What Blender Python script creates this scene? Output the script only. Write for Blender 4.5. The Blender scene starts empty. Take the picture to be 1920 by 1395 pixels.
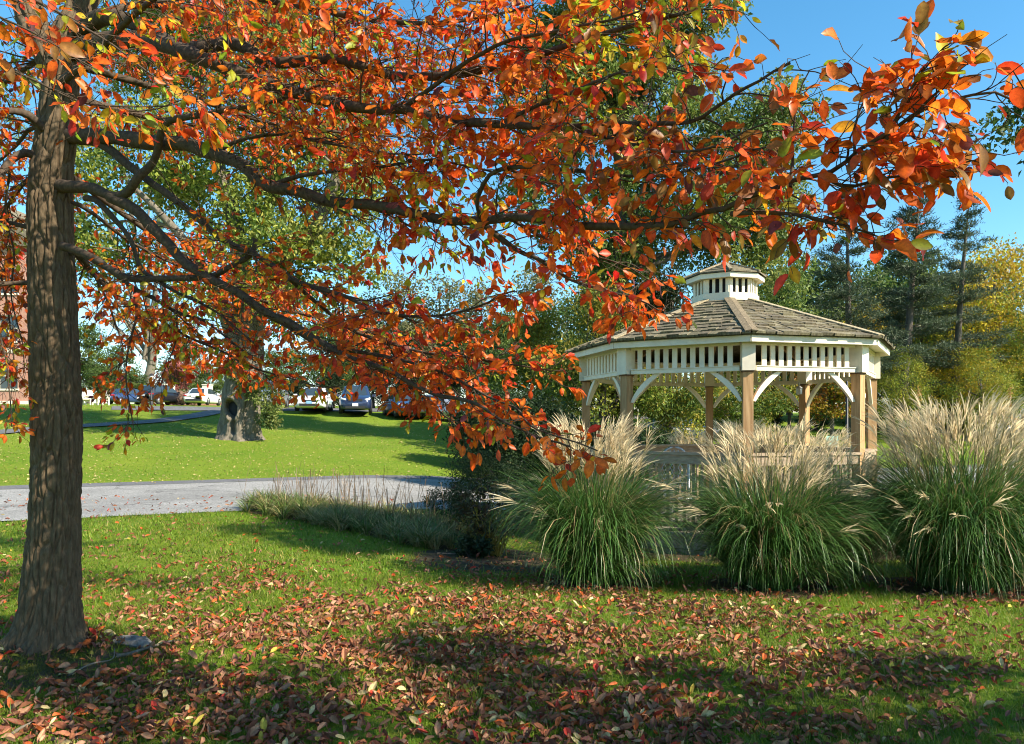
import bpy, math, random
import numpy as np
from mathutils import Vector, noise

# ------------------------------------------------------------------ scene, camera, light
scene = bpy.context.scene
F_PX, CX, HY, EYE = 1450.0, 960.0, 793.0, 1.6          # focal length, centre column, horizon row of the 1920 px photograph; eye height
cam_d = bpy.data.cameras.new('camera')
cam_d.sensor_width = 36.0
cam_d.lens = 36.0 * F_PX / 1920.0
cam_d.shift_y = (HY - 697.5) / 1920.0
cam_d.clip_start = 0.1
cam_d.clip_end = 3000.0
cam = bpy.data.objects.new('camera', cam_d)
scene.collection.objects.link(cam)
cam.location = (0, 0, EYE)
cam.rotation_euler = (math.radians(90), 0, 0)
scene.camera = cam

SUN_AZ, SUN_EL = 62.0, 36.0     # azimuth from the camera's side towards the right
sa, se = math.radians(SUN_AZ), math.radians(SUN_EL)
SUN = np.array([math.cos(se) * math.sin(sa), -math.cos(se) * math.cos(sa), math.sin(se)])
world = bpy.data.worlds.new('World')
scene.world = world
world.use_nodes = True
wn = world.node_tree
for n_ in list(wn.nodes): wn.nodes.remove(n_)
sky = wn.nodes.new('ShaderNodeTexSky')
sky.sky_type = 'NISHITA'
sky.sun_disc = False
sky.sun_elevation = se
sky.sun_rotation = math.atan2(SUN[0], SUN[1])
sky.air_density = 1.0
sky.dust_density = 0.3
sky.ozone_density = 3.5
wbg = wn.nodes.new('ShaderNodeBackground')
wbg.inputs['Strength'].default_value = 0.115
wout = wn.nodes.new('ShaderNodeOutputWorld')
whs = wn.nodes.new('ShaderNodeHueSaturation')
whs.inputs['Hue'].default_value = 0.485
whs.inputs['Saturation'].default_value = 1.22
wn.links.new(sky.outputs[0], whs.inputs['Color'])
wn.links.new(whs.outputs[0], wbg.inputs[0])
wn.links.new(wbg.outputs[0], wout.inputs[0])
sun_d = bpy.data.lights.new('sun', 'SUN')
sun_d.energy = 5.0
sun_d.angle = math.radians(0.53)
sun_d.color = (1.0, 0.91, 0.76)
sun_o = bpy.data.objects.new('sun', sun_d)
scene.collection.objects.link(sun_o)
sun_o.rotation_euler = Vector(SUN).to_track_quat('Z', 'Y').to_euler()
scene.view_settings.view_transform = 'Standard'
scene.view_settings.look = 'None'
scene.view_settings.gamma = 1.0
scene.view_settings.use_curve_mapping = False
scene.view_settings.exposure = 1.2
cy = scene.cycles
cy.max_bounces = 6
cy.diffuse_bounces = 3
cy.glossy_bounces = 2
cy.transmission_bounces = 4
cy.transparent_max_bounces = 6
cy.caustics_reflective = False
cy.caustics_refractive = False
cy.use_denoising = True
cy.filter_width = 1.05
cy.sample_clamp_indirect = 4.0

C = scene.collection
R = math.radians
rng = np.random.default_rng(11)
random.seed(11)

# ------------------------------------------------------------------ small tools
def nrm(a):
    a = np.asarray(a, float)
    return a / np.maximum(np.linalg.norm(a, axis=-1, keepdims=True), 1e-9)

def P(px, py, d):
    """a photograph pixel at depth d -> a point of the place"""
    return np.array([(px - CX) / F_PX * d, d, EYE - (py - HY) / F_PX * d])

def hash2(ix, iy, s):
    n = (ix * 374761393 + iy * 668265263 + s * 974634777) & 0x7fffffff
    n = ((n ^ (n >> 13)) * 1274126177) & 0x7fffffff
    return ((n ^ (n >> 16)) & 0xffff) / 65535.0

def vnoise(x, y, s=0):
    x = np.asarray(x, float); y = np.asarray(y, float)
    ix = np.floor(x).astype(np.int64); iy = np.floor(y).astype(np.int64)
    fx = x - ix; fy = y - iy
    fx = fx * fx * (3 - 2 * fx); fy = fy * fy * (3 - 2 * fy)
    a = hash2(ix, iy, s); b = hash2(ix + 1, iy, s); c = hash2(ix, iy + 1, s); d = hash2(ix + 1, iy + 1, s)
    return (a * (1 - fx) + b * fx) * (1 - fy) + (c * (1 - fx) + d * fx) * fy

def fbm(x, y, s=0, o=3):
    t = 0; a = 0.5; w = 0
    for k in range(o):
        t = t + a * vnoise(np.asarray(x) * 2 ** k, np.asarray(y) * 2 ** k, s + k * 17); w += a; a *= 0.55
    return t / w

def sstep(a, b, x):
    t = np.clip((np.asarray(x, float) - a) / (b - a), 0, 1)
    return t * t * (3 - 2 * t)

def link_mesh(name, V, Fs, mats, cols=None, parent=None, smooth=False, midx=None):
    me = bpy.data.meshes.new(name)
    V = np.asarray(V, np.float32).reshape(-1, 3)
    if not isinstance(Fs, list): Fs = [Fs]
    Fs = [np.asarray(f, np.int32) for f in Fs if len(f)]
    nl = sum(f.size for f in Fs); nf = sum(len(f) for f in Fs)
    me.vertices.add(len(V)); me.vertices.foreach_set('co', V.ravel())
    me.loops.add(nl); me.polygons.add(nf)
    me.loops.foreach_set('vertex_index', np.concatenate([f.ravel() for f in Fs]).astype(np.int32))
    tot = np.concatenate([np.full(len(f), f.shape[1]) for f in Fs])
    me.polygons.foreach_set('loop_start', np.concatenate([[0], np.cumsum(tot)[:-1]]).astype(np.int32))
    me.polygons.foreach_set('use_smooth', np.full(nf, bool(smooth)))
    if midx is not None: me.polygons.foreach_set('material_index', np.asarray(midx, np.int32))
    if cols is not None:
        cols = np.asarray(cols, np.float32)
        rgba = np.ones((len(V), 4), np.float32); rgba[:, :3] = cols[:, :3]
        at = me.color_attributes.new('Col', 'FLOAT_COLOR', 'POINT')
        at.data.foreach_set('color', rgba.ravel())
    me.update(calc_edges=True)
    if not isinstance(mats, (list, tuple)): mats = [mats]
    for m in mats: me.materials.append(m)
    o = bpy.data.objects.new(name, me)
    C.objects.link(o)
    if parent is not None: o.parent = parent
    return o

class MB:
    """collects boxes, tubes and prisms, links them as one mesh"""
    def __init__(s): s.V = []; s.F = {}; s.C = []; s.n = 0; s.M = {}
    def add(s, V, F, col=(1, 1, 1), mi=0):
        V = np.asarray(V, float).reshape(-1, 3)
        F = np.asarray(F)
        k = F.shape[1]
        s.F.setdefault(k, []).append(F + s.n); s.M.setdefault(k, []).append(np.full(len(F), mi))
        s.V.append(V)
        col = np.asarray(col, float)
        s.C.append(np.tile(col, (len(V), 1)) if col.ndim == 1 else col)
        s.n += len(V)
        return s
    def box(s, c, ax, ay, az, col=(1, 1, 1), mi=0):
        c = np.asarray(c, float); ax, ay, az = (np.asarray(q, float) for q in (ax, ay, az))
        V = [c + i * ax + j * ay + k * az for k in (-1, 1) for j in (-1, 1) for i in (-1, 1)]
        return s.add(V, [[0, 2, 3, 1], [4, 5, 7, 6], [0, 1, 5, 4], [2, 6, 7, 3], [0, 4, 6, 2], [1, 3, 7, 5]], col, mi)
    def abox(s, x0, x1, y0, y1, z0, z1, col=(1, 1, 1), mi=0):
        return s.box(((x0 + x1) / 2, (y0 + y1) / 2, (z0 + z1) / 2), ((x1 - x0) / 2, 0, 0), (0, (y1 - y0) / 2, 0), (0, 0, (z1 - z0) / 2), col, mi)
    def tube(s, pts, r, n=8, col=(1, 1, 1), mi=0, caps=True):
        V, F = tube_arrays(np.asarray(pts, float)[None], np.broadcast_to(np.asarray(r, float), (len(pts),))[None], n)
        m = len(pts)
        s.add(V, F, col, mi)
        if caps and n > 2:
            b = s.n - len(V)
            for ring in (0, m - 1):
                ids = [b + ring * n + q for q in range(n)]
                s.F.setdefault(n, []).append(np.array([ids])); s.M.setdefault(n, []).append(np.array([mi]))
        return s
    def prism(s, poly, o, u, v, w, col=(1, 1, 1), mi=0):
        """flat polygon in the plane (u, v) through o, thickened along w"""
        o, u, v, w = (np.asarray(q, float) for q in (o, u, v, w))
        A = [o + p[0] * u + p[1] * v - w for p in poly]; B = [o + p[0] * u + p[1] * v + w for p in poly]
        n = len(poly); b = s.n
        s.add(A + B, [[i, (i + 1) % n, n + (i + 1) % n, n + i] for i in range(n)], col, mi)
        for ids in ([b + i for i in range(n)][::-1], [b + n + i for i in range(n)]):
            s.F.setdefault(n, []).append(np.array([ids])); s.M.setdefault(n, []).append(np.array([mi]))
        return s
    def strip(s, A, B, w, col=(1, 1, 1), mi=0):
        """band between two polylines A and B, thickened along w: concave outlines stay clean"""
        A, B, w = np.asarray(A, float), np.asarray(B, float), np.asarray(w, float); n = len(A)
        V = np.concatenate([A - w, B - w, A + w, B + w]); F = []
        for i in range(n - 1):
            F += [[i, n + i, n + i + 1, i + 1], [2 * n + i, 2 * n + i + 1, 3 * n + i + 1, 3 * n + i],
                  [i, i + 1, 2 * n + i + 1, 2 * n + i], [n + i, 3 * n + i, 3 * n + i + 1, n + i + 1]]
        F += [[0, 2 * n, 3 * n, n], [n - 1, 2 * n - 1, 4 * n - 1, 3 * n - 1]]
        return s.add(V, F, col, mi)
    def lathe(s, prof, c, n=16, col=(1, 1, 1), mi=0, axis='z'):
        prof = np.asarray(prof, float); m = len(prof); t = np.arange(n) / n * 2 * math.pi
        V = np.zeros((m, n, 3))
        V[:, :, 0] = prof[:, 0, None] * np.cos(t); V[:, :, 1] = prof[:, 0, None] * np.sin(t); V[:, :, 2] = prof[:, 1, None]
        if axis == 'y': V = V[:, :, [0, 2, 1]]
        F = [[i * n + j, i * n + (j + 1) % n, (i + 1) * n + (j + 1) % n, (i + 1) * n + j] for i in range(m - 1) for j in range(n)]
        return s.add(V.reshape(-1, 3) + np.asarray(c, float), F, col, mi)
    def build(s, name, mats, parent=None, smooth=False, cols=True, off=None):
        V = np.concatenate(s.V)
        if off is not None: V = V - np.asarray(off, float)
        ks = sorted(s.F)
        return link_mesh(name, V, [np.concatenate(s.F[k]) for k in ks], mats, np.concatenate(s.C) if cols else None, parent, smooth,
                         np.concatenate([np.concatenate(s.M[k]) for k in ks]))

def tube_arrays(pts, rad, n):
    """pts (N,K,3), rad (N,K) -> vertices and quads of N open tubes"""
    N, K, _ = pts.shape
    T = np.empty_like(pts)
    T[:, 1:-1] = pts[:, 2:] - pts[:, :-2]; T[:, 0] = pts[:, 1] - pts[:, 0]; T[:, -1] = pts[:, -1] - pts[:, -2]
    T = nrm(T)
    ref = np.where(np.abs(T[:, :1, 2:3]) > 0.9, np.array([[[1.0, 0, 0]]]), np.array([[[0, 0, 1.0]]]))
    ref = np.broadcast_to(ref, T.shape).copy()
    A = nrm(np.cross(T, ref)); B = np.cross(A, T)
    t = np.arange(n) / n * 2 * math.pi
    V = pts[:, :, None] + rad[:, :, None, None] * (A[:, :, None] * np.cos(t)[None, None, :, None] + B[:, :, None] * np.sin(t)[None, None, :, None])
    base = (np.arange(N) * K * n)[:, None, None]
    k = np.arange(K - 1)[None, :, None] * n; j = np.arange(n)[None, None, :]; j2 = (j + 1) % n
    F = np.stack([base + k + j, base + k + j2, base + k + n + j2, base + k + n + j], -1).reshape(-1, 4)
    return V.reshape(-1, 3), F

def ribbons(pts, wid, side):
    """pts (N,K,3), wid (N,K), side (N,3) or (N,K,3) -> vertices and quads of N flat blades"""
    N, K, _ = pts.shape
    if side.ndim == 2: side = side[:, None]
    V = np.stack([pts - side * wid[..., None] / 2, pts + side * wid[..., None] / 2], 2)
    base = (np.arange(N) * K * 2)[:, None]; k = np.arange(K - 1)[None] * 2
    F = np.stack([base + k, base + k + 1, base + k + 3, base + k + 2], -1).reshape(-1, 4)
    return V.reshape(-1, 3), F

def catmull(pts, n):
    pts = np.asarray(pts, float)
    Q = np.concatenate([[2 * pts[0] - pts[1]], pts, [2 * pts[-1] - pts[-2]]])
    seg = np.linalg.norm(np.diff(pts[:, :3], axis=0), axis=1); cum = np.concatenate([[0], np.cumsum(seg)])
    out = []
    for s in np.linspace(0, cum[-1], n):
        i = min(int(np.searchsorted(cum, s, 'right')) - 1, len(seg) - 1); t = (s - cum[i]) / max(seg[i], 1e-9)
        a, b, c, d = Q[i], Q[i + 1], Q[i + 2], Q[i + 3]
        out.append(0.5 * ((2 * b) + (c - a) * t + (2 * a - 5 * b + 4 * c - d) * t * t + (3 * b - a - 3 * c + d) * t ** 3))
    return np.array(out)

def thing(name, label, cat, loc=(0, 0, 0), rotz=0.0, group=None):
    o = bpy.data.objects.new(name, None); C.objects.link(o)
    o.empty_display_size = 0.3
    o.location = tuple(float(q) for q in loc); o.rotation_euler = (0, 0, rotz)
    return tag(o, label, cat, group, 'thing')

def tag(o, label, cat, group=None, kind=None):
    o['label'] = label; o['category'] = cat
    if group: o['group'] = group
    if kind: o['kind'] = kind
    return o

def structure(o): o['kind'] = 'structure'; return o

def dup(root, loc, rotz=0.0, label=None, group=None, scale=None):
    r = root.copy(); C.objects.link(r); r.location = tuple(float(q) for q in loc); r.rotation_euler = (0, 0, rotz)
    if label: r['label'] = label
    if group: r['group'] = group
    if scale is not None: r.scale = (scale,) * 3 if np.isscalar(scale) else scale
    for ch in list(root.children):
        c = ch.copy(); C.objects.link(c); c.parent = r
        for g in list(ch.children):
            d = g.copy(); C.objects.link(d); d.parent = c
    return r

# ------------------------------------------------------------------ materials
class NT:
    def __init__(s, name):
        s.m = bpy.data.materials.new(name); s.m.use_nodes = True; s.t = s.m.node_tree
        for q in list(s.t.nodes): s.t.nodes.remove(q)
        s.out = s.n('ShaderNodeOutputMaterial')
    def n(s, typ, **kw):
        q = s.t.nodes.new(typ)
        for k, v in kw.items():
            if k in q.inputs: q.inputs[k].default_value = v
            else: setattr(q, k, v)
        return q
    def l(s, a, b): s.t.links.new(a, b)
    def coord(s, scale=(1, 1, 1), kind='Object'):
        tc = s.n('ShaderNodeTexCoord'); mp = s.n('ShaderNodeMapping'); mp.inputs['Scale'].default_value = scale
        s.l(tc.outputs[kind], mp.inputs['Vector']); return mp.outputs[0]
    def noise(s, co, scale, detail=4, rough=0.6):
        q = s.n('ShaderNodeTexNoise', Scale=scale, Detail=detail, Roughness=rough); s.l(co, q.inputs['Vector']); return q.outputs['Fac']
    def ramp(s, fac, stops):
        q = s.n('ShaderNodeValToRGB'); e = q.color_ramp.elements
        while len(e) < len(stops): e.new(0.5)
        for i, (p, c) in enumerate(stops): e[i].position = p; e[i].color = (*c, 1) if len(c) == 3 else c
        s.l(fac, q.inputs[0]); return q.outputs[0]
    def mix(s, fac, a, b, typ='MIX'):
        q = s.n('ShaderNodeMixRGB', blend_type=typ)
        for i, v in ((0, fac), (1, a), (2, b)):
            if hasattr(v, 'links'): s.l(v, q.inputs[i])
            elif i == 0: q.inputs[0].default_value = v
            else: q.inputs[i].default_value = (*v, 1)
        return q.outputs[0]
    def col(s): return s.n('ShaderNodeAttribute', attribute_name='Col').outputs['Color']
    def bump(s, h, strength, dist):
        q = s.n('ShaderNodeBump', Strength=strength, Distance=dist); s.l(h, q.inputs['Height']); return q.outputs[0]
    def pbr(s, base, rough=0.7, normal=None, metallic=0.0, spec=0.5, coat=0.0):
        q = s.n('ShaderNodeBsdfPrincipled')
        q.inputs['Metallic'].default_value = metallic; q.inputs['Specular IOR Level'].default_value = spec
        q.inputs['Coat Weight'].default_value = coat
        if hasattr(base, 'links'): s.l(base, q.inputs['Base Color'])
        else: q.inputs['Base Color'].default_value = (*base, 1)
        if hasattr(rough, 'links'): s.l(rough, q.inputs['Roughness'])
        else: q.inputs['Roughness'].default_value = rough
        if normal is not None: s.l(normal, q.inputs['Normal'])
        return q.outputs[0]
    def done(s, sh): s.l(sh, s.out.inputs['Surface']); return s.m

def leaf_mat(name, trans=0.35, rough=0.5, spot=60.0, spec=0.35, tint=(1.0, 1.0, 1.0)):
    """thin leaf: its own colour, blotches, some light through it"""
    m = NT(name); co = m.coord()
    c = m.mix(m.ramp(m.noise(co, spot, 3), [(0.3, (0.7, 0.7, 0.7)), (0.7, (1.2, 1.2, 1.2))]), (0, 0, 0), m.col(), 'MIX') if False else \
        m.mix(1.0, m.col(), m.ramp(m.noise(co, spot, 3), [(0.3, (0.66, 0.62, 0.6)), (0.68, (1.18, 1.16, 1.1))]), 'MULTIPLY')
    if spot > 40: c = m.mix(m.ramp(m.noise(co, spot * 5, 2), [(0.66, (0, 0, 0)), (0.72, (0.75, 0.75, 0.75))]), c, (0.10, 0.045, 0.02))
    if tint != (1.0, 1.0, 1.0): c = m.mix(1.0, c, tint, 'MULTIPLY')
    p = m.pbr(c, rough, spec=spec)
    tr = m.n('ShaderNodeBsdfTranslucent'); m.l(c, tr.inputs['Color'])
    mx = m.n('ShaderNodeMixShader'); mx.inputs[0].default_value = trans
    m.l(p, mx.inputs[1]); m.l(tr.outputs[0], mx.inputs[2])
    return m.done(mx.outputs[0])

def bark_mat(name, dark, light, scale=(30, 30, 6), bump=0.5, dist=0.01, moss=None):
    m = NT(name); co = m.coord(scale); fine = m.coord((60, 60, 25))
    f = m.noise(co, 1.0, 6, 0.65); g = m.noise(fine, 1.0, 4, 0.7)
    c = m.ramp(f, [(0.3, dark), (0.68, light)])
    c = m.mix(0.35, c, m.ramp(g, [(0.3, dark), (0.7, light)]))
    if moss:
        big = m.noise(m.coord((2, 2, 1.2)), 1.0, 4)
        c = m.mix(m.ramp(big, [(0.52, (0, 0, 0)), (0.72, (0.6, 0.6, 0.6))]), c, moss)
    h = m.mix(0.5, f, m.noise(m.coord(tuple(q * 2.6 for q in scale)), 1.0, 5, 0.75))
    return m.done(m.pbr(c, 0.9, m.bump(h, bump, dist), spec=0.2))

def plain_mat(name, base, rough=0.6, metallic=0.0, coat=0.0, var=0.12, scale=8.0, spec=0.5, bump=0.0):
    m = NT(name); f = m.noise(m.coord((1, 1, 1)), scale, 5)
    lo = tuple(q * (1 - var) for q in base); hi = tuple(min(1, q * (1 + var)) for q in base)
    c = m.ramp(f, [(0.3, lo), (0.7, hi)])
    return m.done(m.pbr(c, rough, m.bump(f, bump, 0.004) if bump else None, metallic, spec, coat))

def wood_mat(name, a, b, grain=(4, 4, 60), use_col=True, rough=0.75, bump=0.25):
    m = NT(name); co = m.coord(grain)
    f = m.noise(co, 1.0, 6, 0.6)
    c = m.ramp(f, [(0.28, a), (0.72, b)])
    if use_col: c = m.mix(1.0, c, m.col(), 'MULTIPLY')
    return m.done(m.pbr(c, rough, m.bump(f, bump, 0.004), spec=0.3))

def paint_mat(name, base):
    m = NT(name); co = m.coord((3, 3, 3)); f = m.noise(co, 1.0, 6, 0.65); g = m.noise(m.coord((25, 25, 25)), 1.0, 4)
    c = m.ramp(f, [(0.25, tuple(q * 0.76 for q in base)), (0.6, base)])
    c = m.mix(m.ramp(g, [(0.62, (0, 0, 0)), (0.8, (0.35, 0.35, 0.35))]), c, (0.5, 0.47, 0.4))
    return m.done(m.pbr(c, 0.5, m.bump(g, 0.12, 0.003), spec=0.4))

M = {}
M['leaf'] = leaf_mat('autumn_leaf', 0.55, 0.40, 55)
M['litter'] = leaf_mat('dry_leaf', 0.12, 0.6, 45, 0.25)
M['far_leaf'] = leaf_mat('green_leaf', 0.38, 0.55, 3, 0.3)
M['needle'] = leaf_mat('needle', 0.2, 0.6, 2, 0.3)
M['grass'] = leaf_mat('grass_blade', 0.40, 0.5, 4, 0.3)
M['reed'] = leaf_mat('reed_blade', 0.32, 0.40, 9, 0.4)
M['plume'] = leaf_mat('plume', 0.45, 0.6, 9, 0.3)
M['bark'] = bark_mat('grey_brown_bark', (0.038, 0.025, 0.014), (0.17, 0.120, 0.070), (44, 44, 7), 0.9, 0.012)
M['limb'] = bark_mat('limb_bark', (0.024, 0.016, 0.011), (0.12, 0.085, 0.057), (45, 45, 45), 0.5, 0.004)
M['old_bark'] = bark_mat('old_tree_bark', (0.055, 0.046, 0.034), (0.24, 0.205, 0.155), (9, 9, 2.2), 0.8, 0.05)
M['far_bark'] = bark_mat('far_bark', (0.04, 0.034, 0.028), (0.16, 0.135, 0.11), (6, 6, 1.5), 0.6, 0.03)
M['white'] = paint_mat('white_paint', (0.80, 0.72, 0.565))
M['post'] = wood_mat('treated_post', (0.27, 0.145, 0.06), (0.52, 0.33, 0.165), (22, 22, 2.0))
M['rail'] = wood_mat('weathered_rail', (0.26, 0.185, 0.12), (0.50, 0.39, 0.27), (9, 9, 40))
M['deck'] = wood_mat('deck_board', (0.24, 0.20, 0.16), (0.46, 0.40, 0.33), (3, 30, 30))
M['shake'] = wood_mat('cedar_shake', (0.055, 0.046, 0.028), (0.265, 0.222, 0.15), (35, 35, 6), True, 0.85, 0.5)
M['dark'] = plain_mat('shade_black', (0.02, 0.022, 0.028), 0.8)  # near-black colour painting the shade inside the cupola and the trunk hole
M['metal'] = plain_mat('grey_metal', (0.45, 0.46, 0.47), 0.4, 0.6)
M['black_metal'] = plain_mat('black_metal', (0.015, 0.015, 0.017), 0.5)
M['glass'] = plain_mat('car_glass', (0.03, 0.045, 0.055), 0.06, 0.0, 0.0, 0.05, spec=0.9)
M['tyre'] = plain_mat('tyre', (0.015, 0.015, 0.016), 0.85)
M['rim'] = plain_mat('alloy', (0.42, 0.43, 0.45), 0.35, 0.7)
M['trim'] = plain_mat('black_trim', (0.018, 0.018, 0.02), 0.5)
M['lens'] = plain_mat('clear_lens', (0.62, 0.64, 0.66), 0.12, 0.0, 0.5)
M['tail'] = plain_mat('red_lens', (0.42, 0.012, 0.015), 0.15, 0.0, 0.5)
M['plate'] = plain_mat('plate', (0.72, 0.74, 0.78), 0.4)
M['plate_blue'] = plain_mat('blue_plate', (0.22, 0.42, 0.66), 0.4)

def ground_mat():
    m = NT('lawn'); co = m.coord((1, 1, 1))
    big = m.noise(co, 0.35, 4); fine = m.noise(co, 9.0, 5, 0.7); blade = m.noise(co, 120.0, 3, 0.7)
    g = m.ramp(big, [(0.3, (0.105, 0.215, 0.010)), (0.7, (0.19, 0.27, 0.018))])
    g = m.mix(m.ramp(fine, [(0.42, (0, 0, 0)), (0.72, (0.7, 0.7, 0.7))]), g, (0.30, 0.28, 0.05))
    g = m.mix(m.ramp(blade, [(0.35, (0.55, 0.55, 0.55)), (0.6, (0, 0, 0))]), g, (0.035, 0.075, 0.008))
    s = m.ramp(fine, [(0.3, (0.045, 0.034, 0.020)), (0.7, (0.13, 0.098, 0.058))])
    s = m.mix(m.ramp(m.noise(co, 3.0, 4), [(0.5, (0, 0, 0)), (0.65, (0.8, 0.8, 0.8))]), s, (0.085, 0.105, 0.018))
    mask = m.n('ShaderNodeMath', operation='ADD'); sep = m.n('ShaderNodeSeparateColor'); m.l(m.col(), sep.inputs[0])
    sc = m.n('ShaderNodeMath', operation='MULTIPLY_ADD'); m.l(fine, sc.inputs[0]); sc.inputs[1].default_value = 0.9; sc.inputs[2].default_value = -0.45
    m.l(sep.outputs[0], mask.inputs[0]); m.l(sc.outputs[0], mask.inputs[1])
    mk = m.ramp(mask.outputs[0], [(0.42, (0, 0, 0)), (0.6, (1, 1, 1))])
    c = m.mix(mk, g, s)
    return m.done(m.pbr(c, 0.95, m.bump(blade, 0.8, 0.03), spec=0.1))
M['ground'] = ground_mat()

def road_mat(name, lo, hi, sc=90.0):
    m = NT(name); co = m.coord((1, 1, 1)); v = m.n('ShaderNodeTexVoronoi', Scale=sc); m.l(co, v.inputs['Vector'])
    sep = m.n('ShaderNodeSeparateColor'); m.l(v.outputs['Color'], sep.inputs[0])
    c = m.ramp(sep.outputs[0], [(0.05, lo), (0.95, hi)])
    c = m.mix(m.ramp(m.noise(co, 0.7, 5), [(0.4, (0, 0, 0)), (0.7, (0.3, 0.3, 0.3))]), c, tuple(q * 0.6 for q in lo))
    cr = m.n('ShaderNodeTexVoronoi', Scale=0.45, feature='DISTANCE_TO_EDGE'); wob_ = m.n('ShaderNodeTexNoise', Scale=1.6, Detail=5); m.l(co, wob_.inputs['Vector'])
    ad = m.n('ShaderNodeMixRGB', blend_type='ADD'); ad.inputs[0].default_value = 0.9; m.l(co, ad.inputs[1]); m.l(wob_.outputs['Color'], ad.inputs[2]); m.l(ad.outputs[0], cr.inputs['Vector'])
    c = m.mix(m.ramp(cr.outputs['Distance'], [(0.0, (0.75, 0.75, 0.75)), (0.012, (0, 0, 0))]), c, (0.05, 0.048, 0.045))
    c = m.mix(m.ramp(m.noise(co, 0.22, 3), [(0.5, (0, 0, 0)), (0.62, (0.35, 0.35, 0.35))]), c, tuple(q * 0.75 for q in lo))
    return m.done(m.pbr(c, 0.9, m.bump(v.outputs['Distance'], 0.7, 0.012), spec=0.25))
M['road'] = road_mat('chip_road', (0.16, 0.155, 0.145), (0.42, 0.405, 0.38), 55)
M['asphalt'] = road_mat('asphalt', (0.10, 0.10, 0.105), (0.20, 0.195, 0.19), 60)

def brick_mat():
    m = NT('brick'); tc = m.n('ShaderNodeTexCoord'); sep = m.n('ShaderNodeSeparateXYZ'); m.l(tc.outputs['Object'], sep.inputs[0])
    ad = m.n('ShaderNodeMath', operation='ADD'); m.l(sep.outputs[0], ad.inputs[0]); m.l(sep.outputs[1], ad.inputs[1])
    cmb = m.n('ShaderNodeCombineXYZ'); m.l(ad.outputs[0], cmb.inputs[0]); m.l(sep.outputs[2], cmb.inputs[1])
    b = m.n('ShaderNodeTexBrick'); m.l(cmb.outputs[0], b.inputs['Vector'])
    b.inputs['Scale'].default_value = 1.0; b.inputs['Brick Width'].default_value = 0.22; b.inputs['Row Height'].default_value = 0.075
    b.inputs['Mortar Size'].default_value = 0.008
    b.inputs['Color1'].default_value = (0.38, 0.13, 0.085, 1); b.inputs['Color2'].default_value = (0.46, 0.20, 0.12, 1); b.inputs['Mortar'].default_value = (0.5, 0.45, 0.4, 1)
    return m.done(m.pbr(b.outputs['Color'], 0.85, m.bump(b.outputs['Fac'], 0.4, -0.01), spec=0.2))
M['brick'] = brick_mat()

def stone_mat():
    m = NT('fieldstone'); co = m.coord((1, 1, 1)); v = m.n('ShaderNodeTexVoronoi', Scale=3.6); m.l(co, v.inputs['Vector'])
    e = m.n('ShaderNodeTexVoronoi', Scale=3.6, feature='DISTANCE_TO_EDGE'); m.l(co, e.inputs['Vector'])
    sep = m.n('ShaderNodeSeparateColor'); m.l(v.outputs['Color'], sep.inputs[0])
    c = m.ramp(sep.outputs[0], [(0.0, (0.10, 0.105, 0.12)), (0.5, (0.20, 0.20, 0.21)), (1.0, (0.34, 0.32, 0.29))])
    ed = m.ramp(e.outputs['Distance'], [(0.0, (0, 0, 0)), (0.06, (1, 1, 1))])
    c = m.mix(ed, (0.09, 0.085, 0.08), c)
    return m.done(m.pbr(c, 0.85, m.bump(ed, 0.8, 0.04), spec=0.2))
M['stone'] = stone_mat()

# ------------------------------------------------------------------ terrain
RD = nrm(np.array([0.894, 0.447])); RN = np.array([-RD[1], RD[0]])       # along the road, and up the hill
def s_of(x, y): return (np.asarray(x) + 12.6) * RN[0] + (np.asarray(y) - 19.2) * RN[1]
def H(x, y):
    x = np.asarray(x, float); y = np.asarray(y, float)
    s = s_of(x, y)
    sp = np.where(s > 6, s, np.log1p(np.exp(np.clip(s * 1.6, -40, 40))) / 1.6)
    hill = 0.093 * np.minimum(sp, 27) + 0.026 * np.clip(sp - 27, 0, 60)
    base = -0.40 * sstep(5, 13, y) * sstep(-5, 2.5, x)
    und = 0.05 * (fbm(x * 0.35, y * 0.35, 3, 2) - 0.5) * sstep(3, 9, np.abs(s + 4) )
    root = 0.10 * np.exp(-(((x + 3.19) / 0.75) ** 2 + ((y - 5.2) / 0.75) ** 2))
    return base + hill + und + root
def ground_at(px, py):
    """the point of the ground a photograph pixel looks at"""
    d = 3.0
    while d < 160:
        p = P(px, py, d)
        if p[2] <= H(p[0], p[1]): break
        d *= 1.01
    lo, hi = d / 1.01, d
    for _ in range(20):
        q = (lo + hi) / 2; p = P(px, py, q)
        if p[2] <= H(p[0], p[1]): hi = q
        else: lo = q
    return P(px, py, hi)
def on_ground(x, y, dz=0.0): return np.array([x, y, float(H(x, y)) + dz])

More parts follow.
